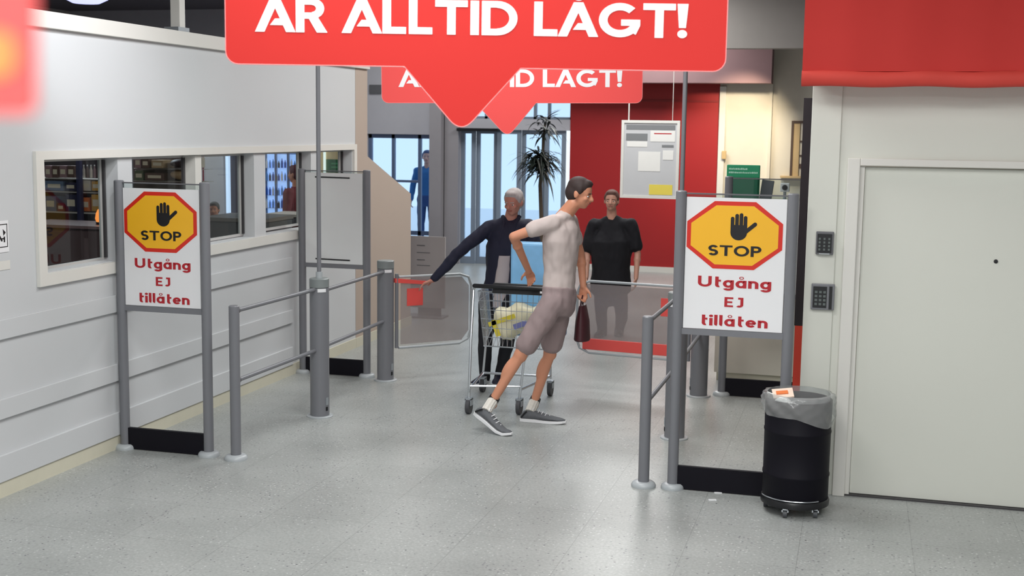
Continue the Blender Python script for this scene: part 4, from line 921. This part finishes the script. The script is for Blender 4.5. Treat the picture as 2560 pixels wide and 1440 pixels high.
def face_parts(body, c, f, s, hairm, hair='short', up=(0, 0, 1)):
    sx, f, u = basis(f, up); P = lambda a, b, d: c+(sx*a+f*b+u*d)*s; ax = (sx, f, u)
    for e in (-1, 1):
        ey = MB().ball(P(e*.031, .0715, -.001), .0125*s, .010*s, .0065*s, ax).build('eye', EYEW, body, smooth=True)
        MB().ball(P(e*.031, .0785, -.001), .0058*s, .004*s, .0058*s, ax).build('iris', INK, ey, smooth=True)
        MB().cap(P(e*.017, .084, .021), P(e*.045, .076, .020), .004*s, .003*s, 8).build('eyebrow', hairm, body, smooth=True)
    MB().cap(P(-.020, .090, -.052), P(.020, .090, -.052), .0055*s, .0055*s, 8).build('mouth', LIPM, body, smooth=True)
    mb = MB(); mb.ball(P(0, -.018, .048), .083*s, .095*s, .080*s, ax); mb.ball(P(0, -.045, .005), .080*s, .072*s, .085*s, ax); mb.ball(P(0, .035, .088), .055*s, .045*s, .030*s, ax)
    for e in (-1, 1): mb.ball(P(e*.068, .005, .035), .018*s, .030*s, .040*s, ax)
    if hair == 'long': mb.ball(P(0, -.06, -.06), .075*s, .045*s, .10*s, ax)
    mb.build('hair', hairm, body, smooth=True, voxel=.008, relax=3)
def hand(mb, wr, d, back, thumb_side, curl=.5, s=1.0):
    """wrist, direction of the hand, back-of-hand normal, side of the thumb (+1/-1 along d x back)"""
    d = Vector(d).normalized(); back = Vector(back); back = (back-d*back.dot(d)).normalized(); sd = d.cross(back).normalized()*thumb_side
    knuck = []
    for i, (off, L) in enumerate(((.030, .082), (.010, .090), (-.010, .084), (-.029, .068))):
        k = wr+(d*(.088-.004*i)+sd*off)*s; mb.cap(wr+(d*.01+sd*off*.55)*s, k, .0135*s, .0115*s, 10); knuck.append((k, L, off))
    mb.ball(wr+d*.045*s, .04*s, .036*s, .014*s, (d, sd, back))
    for i, (k, L, off) in enumerate(knuck):
        p = k; dd = (d+sd*off*2.2).normalized(); a = curl*(.7+.12*i)
        for j, fr_ in enumerate((.45, .32, .23)):
            ca, sa = math.cos(a), math.sin(a); nd = (dd*ca-back*sa).normalized(); nb = (back*ca+dd*sa)
            q = p+nd*L*fr_*s; mb.cap(p, q, (.0093-.0009*j)*s, (.0086-.0009*j)*s, 10); p = q; dd = nd; back_ = nb; back = nb if j < 2 else back
        back = (Vector(back)).normalized()
        # restore the palm frame for the next finger
        back = sd.cross(d).normalized()*thumb_side if (sd.cross(d)*thumb_side).dot(back) > -2 else back
    p = wr+(d*.022+sd*.030)*s; tdir = (d*.62+sd*.74-back*.25).normalized(); q = p+tdir*.045*s; mb.cap(wr+(d*.012+sd*.016)*s, p, .015*s, .0135*s, 10); mb.cap(p, q, .013*s, .0105*s, 10)
    mb.cap(q, q+(d*.85+sd*.35-back*.30).normalized()*.032*s, .0105*s, .0085*s, 10)
def shoe(parent, ank, fd, pitch, up_m, sole_m, sock_m=None, cuff_m=None, lace=True, L=.285, name='shoe'):
    """ank: point on the ground below the ankle (heel contact), fd: direction of the toes, pitch: heel lift angle; pivots on the ball of the foot"""
    fd = Vector((fd[0], fd[1], 0)).normalized(); sd = Vector((-fd.y, fd.x, 0)); Zu = Vector((0, 0, 1))
    piv = Vector(ank)+fd*(L-.085)
    def T(x, y, z, k=1.0):
        # x along the foot from the heel, rotate about the ball when behind it
        p = Vector((x-(L-.085), 0, z)); a = pitch*min(1, max(0, 1-(x-(L-.12))/.07)) if pitch else 0
        return piv+fd*(p.x*math.cos(a)+p.z*math.sin(a)*1)+Zu*(-p.x*math.sin(a)+p.z*math.cos(a))+sd*y
    kl = L/.285; st = [(x_*kl, h_, z_, 0) for x_, h_, z_ in ((.0, .020, .055), (.02, .033, .085), (.06, .036, .098), (.10, .037, .088), (.14, .041, .075), (.19, .046, .060), (.235, .043, .050), (.265, .034, .043), (.285, .016, .034))]
    rs = []
    for x, hw, ht, _ in st:
        row = []
        for j in range(20):
            a = 2*PI*j/20; c_, s_ = math.cos(a), math.sin(a); zz = .022+(ht-.022)*(.5+.5*s_) if s_ > 0 else .022+(ht-.022)*.5*(1+s_)
            yy = hw*math.copysign(abs(c_)**.75, c_); yy *= 1-.35*max(0, s_); row.append(T(x, yy, zz))
        rs.append(row)
    sh = MB().rings(rs).build(name, up_m, parent, smooth=True, autos=80)
    out = [(a_*kl, b_) for a_, b_ in ((-.006, 0), (.0, .028), (.03, .038), (.09, .038), (.14, .044), (.19, .050), (.24, .047), (.27, .036), (.291, .012))]
    rs = []
    for x, hw in out: hw = max(hw, .012); th = .026 if x < .12 else .022; up_ = .010*max(0, (x/kl-.22)/.07); rs.append([T(x, -hw, up_), T(x, hw, up_), T(x, hw, th+up_*.6), T(x, -hw, th+up_*.6)])
    MB().rings(rs).build('sole', sole_m, sh, bevel=.003)
    if lace:
        for k in range(4): x = (.115+.022*k)*kl; zt = .094-.012*k; MB().tube([T(x, -.026, zt-.010), T(x+.006, 0, zt+.004), T(x, .026, zt-.010)], .0035, 6).build('lace', SIGNW, sh, smooth=True)
        MB().tube([T(.105, -.02, .10), T(.095, 0, .118), T(.105, .02, .10)], .004, 6).build('lace', SIGNW, sh, smooth=True)
        MB().tube([T(.01, -.033, .035), T(.04, -.0375, .075), T(.055, -.034, .088)], .007, 6).build('dark_stripe', BLACKP, sh, smooth=True)
    return T
def person(name_label, J, facing, skin, hairm, shirt_m, pants_m, sleeve='short', pants='long', hair='short', grp=None, hd=1.0, jacket=None, headf=None, hands=None, voxel=.0085, w_sh=.19, fat=1.0, root=None, slv=(.52, .062, .060)):
    rp = root or Vector((J['hipL'].x, J['hipL'].y, 0))
    t = thing('person', rp, name_label, 'person', grp)
    f = Vector(facing).normalized(); side = Vector((-f.y, f.x, 0))      # person's left
    neck, hc = J['neck'], J['head']; pel = (J['hipL']+J['hipR'])/2; chest = (J['shL']+J['shR'])/2
    spine = (chest-pel); sf = f
    sp = spine.normalized(); shv = (J['shL']-J['shR']); shw = shv.length/2; shv.normalize(); hipv = (J['hipL']-J['hipR']).normalized()
    def torso(mb, g):
        secs = []
        for s, hw, hd_ in ((-.20, .10, .08), (-.12, .155, .115), (.0, .168, .122), (.16, .160, .118), (.34, .148, .108), (.55, .165, .118), (.75, .178, .122), (.92, .165, .105), (1.0, .125, .085), (1.07, .07, .06)):
            sv = hipv.lerp(shv, min(1, max(0, s))).normalized(); c = pel+spine*s; fv = sv.cross(sp).normalized()
            k = fat if .0 <= s < .8 else 1; secs.append((c, sv, fv, hw*k*.97+g, hd_*k+g))
        mb.loft(secs, 28)
        mb.cap(J['shL']-shv*.03, J['shR']+shv*.03, .058+g, .058+g)
        nb = chest.lerp(neck, .52)
        for S_ in (1, -1): mb.cap(chest+shv*S_*shw*.62, nb+shv*S_*.022, .050+g*.8, .050+g*.6)
    body = MB(); torso(body, -.012)
    body.cap(chest+sp*.02, neck.lerp(hc, .35), .062, .054)
    head_mesh(body, hc, headf or f, hd)
    for S in 'LR':
        sh_, el, wr = J['sh'+S], J['el'+S], J['wr'+S]
        body.cap(sh_, el, .046, .037); body.cap(el, wr, .037, .026); body.ball(el.lerp(wr, .25), .041)
        hp, kn, an = J['hip'+S], J['kn'+S], J['an'+S]
        body.cap(hp, kn, .082, .052); body.cap(kn, an, .047, .033); cd = (an-kn).normalized(); cx_, cy_ = frame_of(cd); bk_ = (-f-cd*(-f).dot(cd)).normalized(); body.ball(kn.lerp(an, .32)+bk_*.016, .044, .046, .115, (cd.cross(bk_), bk_, cd)); body.ball(kn-bk_*.012, .046, .044, .05)
        d, bk, ts, cu = hands[S] if hands and S in hands else ((wr-el), side*(1 if S == 'L' else -1), 1 if S == 'L' else -1, .45)
        hand(body, wr, d, bk, ts, cu)
        body.cap(an, an+Vector((0, 0, -.03)), .034, .036)
    bo = body.build('body', skin, t, smooth=True, voxel=voxel, relax=2)
    face_parts(t, hc, headf or f, hd, hairm, hair)
    mb = MB(); torso(mb, .008)
    for S in 'LR':
        sh_, el, wr = J['sh'+S], J['el'+S], J['wr'+S]
        if sleeve == 'short': mb.cap(sh_, sh_.lerp(el, slv[0]), slv[1], slv[2])
        else: mb.cap(sh_, el, .066, .054); mb.cap(el, el.lerp(wr, .93), .054, .042)
    so = mb.build('jacket' if jacket else 'shirt', shirt_m, t, smooth=True, voxel=.011, relax=3, wrinkle=.012)
    if jacket:   # inner shirt shows in the open front
        fv = shv.cross(sp).normalized()
        if fv.dot(f) < 0: fv = -fv
        mb = MB(); secs = []
        for s in (.0, .2, .4, .55, .66): c = pel+spine*s+fv*(.125*fat*(1 if s < .8 else .75)-.022); secs.append((c, shv, fv, .062, .038))
        mb.loft(secs, 20); mb.build('shirt_front', jacket, t, smooth=True)
        MB().tube([neck+shv*.075-fv*.0+sp*.0, neck+fv*.055+shv*.05-sp*.06, chest+fv*.11+shv*.06-sp*.12], [.018, .02, .014], 8).build('collar', shirt_m, so, smooth=True)
        MB().tube([neck-shv*.075, neck+fv*.055-shv*.05-sp*.06, chest+fv*.11-shv*.06-sp*.12], [.018, .02, .014], 8).build('collar', shirt_m, so, smooth=True)
    mb = MB(); secs = []
    for s, hw, hd_ in ((-.22, .11, .09), (-.12, .165, .125), (.0, .180, .134), (.16, .172, .128)):
        secs.append((pel+spine*s, hipv, hipv.cross(sp), hw*.97*min(fat, 1.1)+.006, hd_*min(fat, 1.1)+.004))
    mb.loft(secs, 28)
    for S in 'LR':
        hp, kn, an = J['hip'+S], J['kn'+S], J['an'+S]
        if pants == 'shorts': mb.cap(hp, hp.lerp(kn, .80), .098, .088)
        else: mb.cap(hp, kn, .095, .066); mb.cap(kn, kn.lerp(an, .97), .066, .052)
    mb.build('shorts' if pants == 'shorts' else 'trousers', pants_m, t, smooth=True, voxel=.011, relax=3, wrinkle=.011)
    return t

# man walking past the cart
def A3(u, v, Y): return at(u, v, Y)
F1 = Vector((1, .12, 0)).normalized()
toe1 = ground(1278, 1090); heel2 = ground(1302, 1052)
J = dict(hipR=A3(1388, 748, 9.12), hipL=A3(1404, 748, 9.32), knR=A3(1300, 888, 9.05), knL=A3(1374, 884, 9.38),
         anR=A3(1232, 1002, 9.00), anL=A3(1336, 1004, 9.42),
         shR=A3(1384, 556, 9.08), shL=A3(1424, 552, 9.36), neck=A3(1425, 524, 9.2), head=A3(1450, 484, 9.22),
         elR=A3(1284, 592, 9.02), wrR=A3(1322, 678, 9.34), elL=A3(1452, 640, 9.5), wrL=A3(1458, 716, 9.46))
hx = A3(1338, 722, 9.55)
SHIRTG = mat('light_greige_tshirt', (196, 182, 178), .8, var=.05, bump=.2); SHORTG = mat('greige_shorts', (150, 132, 132), .8, var=.08, bump=.2)
man1 = person('man in pale t-shirt and shorts walking right, one hand on the cart handle', J, F1, SKIN1, mat('dark_hair', (52, 38, 36), .7, var=.3, scale=40), SHIRTG, SHORTG, 'short', 'shorts',
       hands={'R': (hx-J['wrR'], Vector((-.1, -.5, 1)), -1, .95), 'L': (Vector((0, 0, -1)), Vector((.2, 1, 0)), 1, 1.1)}, hd=1.0, headf=Vector((1, -.05, -.25)).normalized(), root=Vector(((toe1.x+heel2.x)/2, 9.2, 0)))
SHG = mat('grey_mesh_shoe', (96, 98, 102), .8, var=.2, scale=90); SOCKW = mat('white_ribbed_sock', (212, 208, 200), .9, var=.12, scale=60)
def leg_wear(t, an, heel, fd, pitch, sh_m=SHG, so_m=SIGNW, sock=True, lace=True):
    T_ = shoe(t, heel, fd, pitch, sh_m, so_m, lace=lace, L=.36)
    if sock:
        b0 = T_(.075, 0, .075); top = an+(an-b0).normalized()*.02; d = (top-b0)
        sk = MB().rings([[b0+d*s+(frame_of(d)[0]*math.cos(a_)+frame_of(d)[1]*math.sin(a_))*(.040+.002*math.cos(12*a_)) for a_ in [2*PI*j/36 for j in range(36)]] for s in (0, .3, .6, .85, 1)]).build('sock', SOCKW, t, smooth=True)
        MB().cyl(b0+d*.84, b0+d*1.12, .0435, .042, 28).build('sock_cuff', BLACKP, sk, smooth=True)
fd1 = Vector((1, -.30, 0)).normalized(); heel1 = ground(1278, 1090)-fd1*.36
leg_wear(man1, J['anR'], heel1, fd1, math.radians(27))
leg_wear(man1, J['anL'], heel2, Vector((1, .02, 0)), 0)
# dark red bag hanging from his far hand
wl = J['wrL']+Vector((0, 0, -.085))
t = thing('hand_bag', wl+Vector((0, 0, -.36)), 'narrow dark maroon bag hanging from the walking man’s far hand', 'bag')
mb = MB(); mb.loft([(wl+Vector((0, 0, -.34)), (1, 0, 0), (0, 1, 0), .058, .10), (wl+Vector((0, 0, -.33)), (1, 0, 0), (0, 1, 0), .062, .11), (wl+Vector((0, 0, -.18)), (1, 0, 0), (0, 1, 0), .052, .10), (wl+Vector((0, 0, -.07)), (1, 0, 0), (0, 1, 0), .026, .08), (wl+Vector((0, 0, -.06)), (1, 0, 0), (0, 1, 0), .02, .078)], 20)
mb.build('bag_body', mat('maroon_leather', (64, 22, 30), .5, var=.1), t, smooth=True)
MB().tube([wl+Vector((-.01, -.04, -.07)), wl+Vector((0, -.03, -.0)), wl+Vector((0, 0, .022)), wl+Vector((0, .03, 0)), wl+Vector((-.01, .04, -.07))], .006, 8).build('bag_strap', mat('maroon_leather', (64, 22, 30)), t, smooth=True)

# man in the navy jacket pushing the left gate open
F2 = Vector((.12, -1, 0)).normalized()
J = dict(hipR=A3(1222, 760, 10.72), hipL=A3(1276, 762, 10.74), knR=A3(1212, 862, 10.62), knL=A3(1266, 864, 10.76), anR=A3(1212, 946, 10.70), anL=A3(1248, 950, 10.74),
         shR=A3(1226, 566, 10.66), shL=A3(1322, 566, 10.72), neck=A3(1278, 540, 10.68), head=A3(1284, 506, 10.64),
         elR=A3(1144, 634, 10.52), wrR=A3(1082, 700, 10.46), elL=A3(1350, 655, 10.70), wrL=A3(1318, 728, 10.52))
NAVJ = mat('navy_jacket', (22, 24, 48), .75, var=.1, bump=.2); DKT = mat('black_trousers', (20, 20, 28), .8, var=.1)
man2 = person('grey-haired man in open navy jacket reaching out to push the left gate', J, F2, SKIN2, mat('grey_hair', (176, 170, 168), .8, var=.2, scale=60), NAVJ, DKT, 'long', 'long',
       jacket=mat('pale_grey_shirt', (186, 176, 176), .8), hands={'R': (Vector((-1, -.1, -.45)), Vector((-.2, .1, 1)), 1, .35), 'L': (Vector((0, -.6, -.8)), Vector((.9, .2, .3)), 1, .6)}, headf=Vector((-.25, -1, -.25)).normalized(), fat=1.06, root=Vector((J['hipL'].x, 10.7, 0)))
BLS = mat('dark_blue_shoe', (24, 26, 46), .6)
for an, fd in ((J['anR'], Vector((-.2, -1, 0))), (J['anL'], Vector((.15, -1, 0)))):
    fdn = fd.normalized(); shoe(man2, Vector((an.x, an.y, 0))-fdn*.06, fdn, 0, BLS, SIGNW, lace=False)
# heavy-set person in black t-shirt behind
F3 = Vector((.05, -1, 0)).normalized()
J = dict(hipR=A3(1502, 728, 13.7), hipL=A3(1550, 728, 13.7), knR=A3(1504, 790, 13.62), knL=A3(1554, 792, 13.72), anR=A3(1506, 848, 13.66), anL=A3(1546, 840, 13.80),
         shR=A3(1484, 562, 13.7), shL=A3(1576, 560, 13.7), neck=A3(1529, 536, 13.7), head=A3(1529, 502, 13.66),
         elR=A3(1468, 636, 13.66), wrR=A3(1466, 694, 13.55), elL=A3(1594, 634, 13.7), wrL=A3(1590, 696, 13.6))
BLKT = mat('black_tshirt', (10, 9, 18), .85, var=.1)
man3 = person('heavy-set person in black t-shirt and dark jeans walking behind the right gate', J, F3, SKIN3, mat('brown_hair', (92, 62, 54), .8, var=.2, scale=60), BLKT, mat('dark_jeans', (30, 26, 52), .8, var=.15), 'short', 'long', fat=1.42, root=Vector((J['hipL'].x, 13.7, 0)), voxel=.0095, slv=(.74, .074, .078))
for an, fd in ((J['anR'], Vector((-.1, -1, 0))), (J['anL'], Vector((.2, -1, 0)))):
    fdn = fd.normalized(); shoe(man3, Vector((an.x, an.y, 0))-fdn*.06, fdn, 0, BLACKP, GREYD, lace=False)
# person outside, beyond the side window of the entrance
def standing(u, v_head, Y, label, facing, skin, hairm, sm, pm, grp=None, **kw):
    h = at(u, v_head, Y); f = Vector(facing).normalized(); s = Vector((-f.y, f.x, 0)); H = h.z+.12; b = Vector((h.x, h.y, 0)); k = H/1.78
    P = lambda a, fr_, z: b+s*a*k+f*fr_*k+Vector((0, 0, z*k))
    J = dict(head=P(0, .02, 1.66), neck=P(0, 0, 1.52), shL=P(.18, 0, 1.43), shR=P(-.18, 0, 1.43), elL=P(.25, -.02, 1.15), elR=P(-.25, -.02, 1.15), wrL=P(.26, .10, .92), wrR=P(-.26, .10, .92),
             hipL=P(.09, 0, .93), hipR=P(-.09, 0, .93), knL=P(.10, .03, .50), knR=P(-.10, .0, .50), anL=P(.11, .0, .09), anR=P(-.11, -.05, .09))
    t = person(label, J, f, skin, hairm, sm, pm, 'long', 'long', grp, hd=k, root=b, voxel=.012, **kw) if False else person(label, J, f, skin, hairm, sm, pm, 'long', 'long', hd=k, root=b, voxel=.011, **kw)
    for S in ('anL', 'anR'): an = J[S]; shoe(t, Vector((an.x, an.y, 0))-f*.06, f, 0, BLACKP, GREYD, lace=False)
    return t
standing(1068, 392, 21.6, 'person in blue coat standing outside the side window by the entrance', (.2, -1, 0), SKIN3, mat('blue_grey_hair', (70, 80, 110), .8), mat('blue_coat', (44, 104, 156), .8), mat('blue_trousers', (40, 70, 120), .8))
standing(536, 530, 12.98+.35, 'grey-haired cashier behind the dark checkout counter, third pane', (.3, -1, 0), SKIN1, mat('cashier_hair', (92, 92, 90), .8), mat('grey_work_shirt', (96, 96, 96), .8), DKT)
standing(742, 436, 14.6, 'person in dark red jacket beyond the ledge, fourth window', (-1, .2, 0), SKIN1, mat('dark_red_hood', (92, 36, 44), .8), mat('dark_red_jacket', (116, 38, 46), .8), DKT)
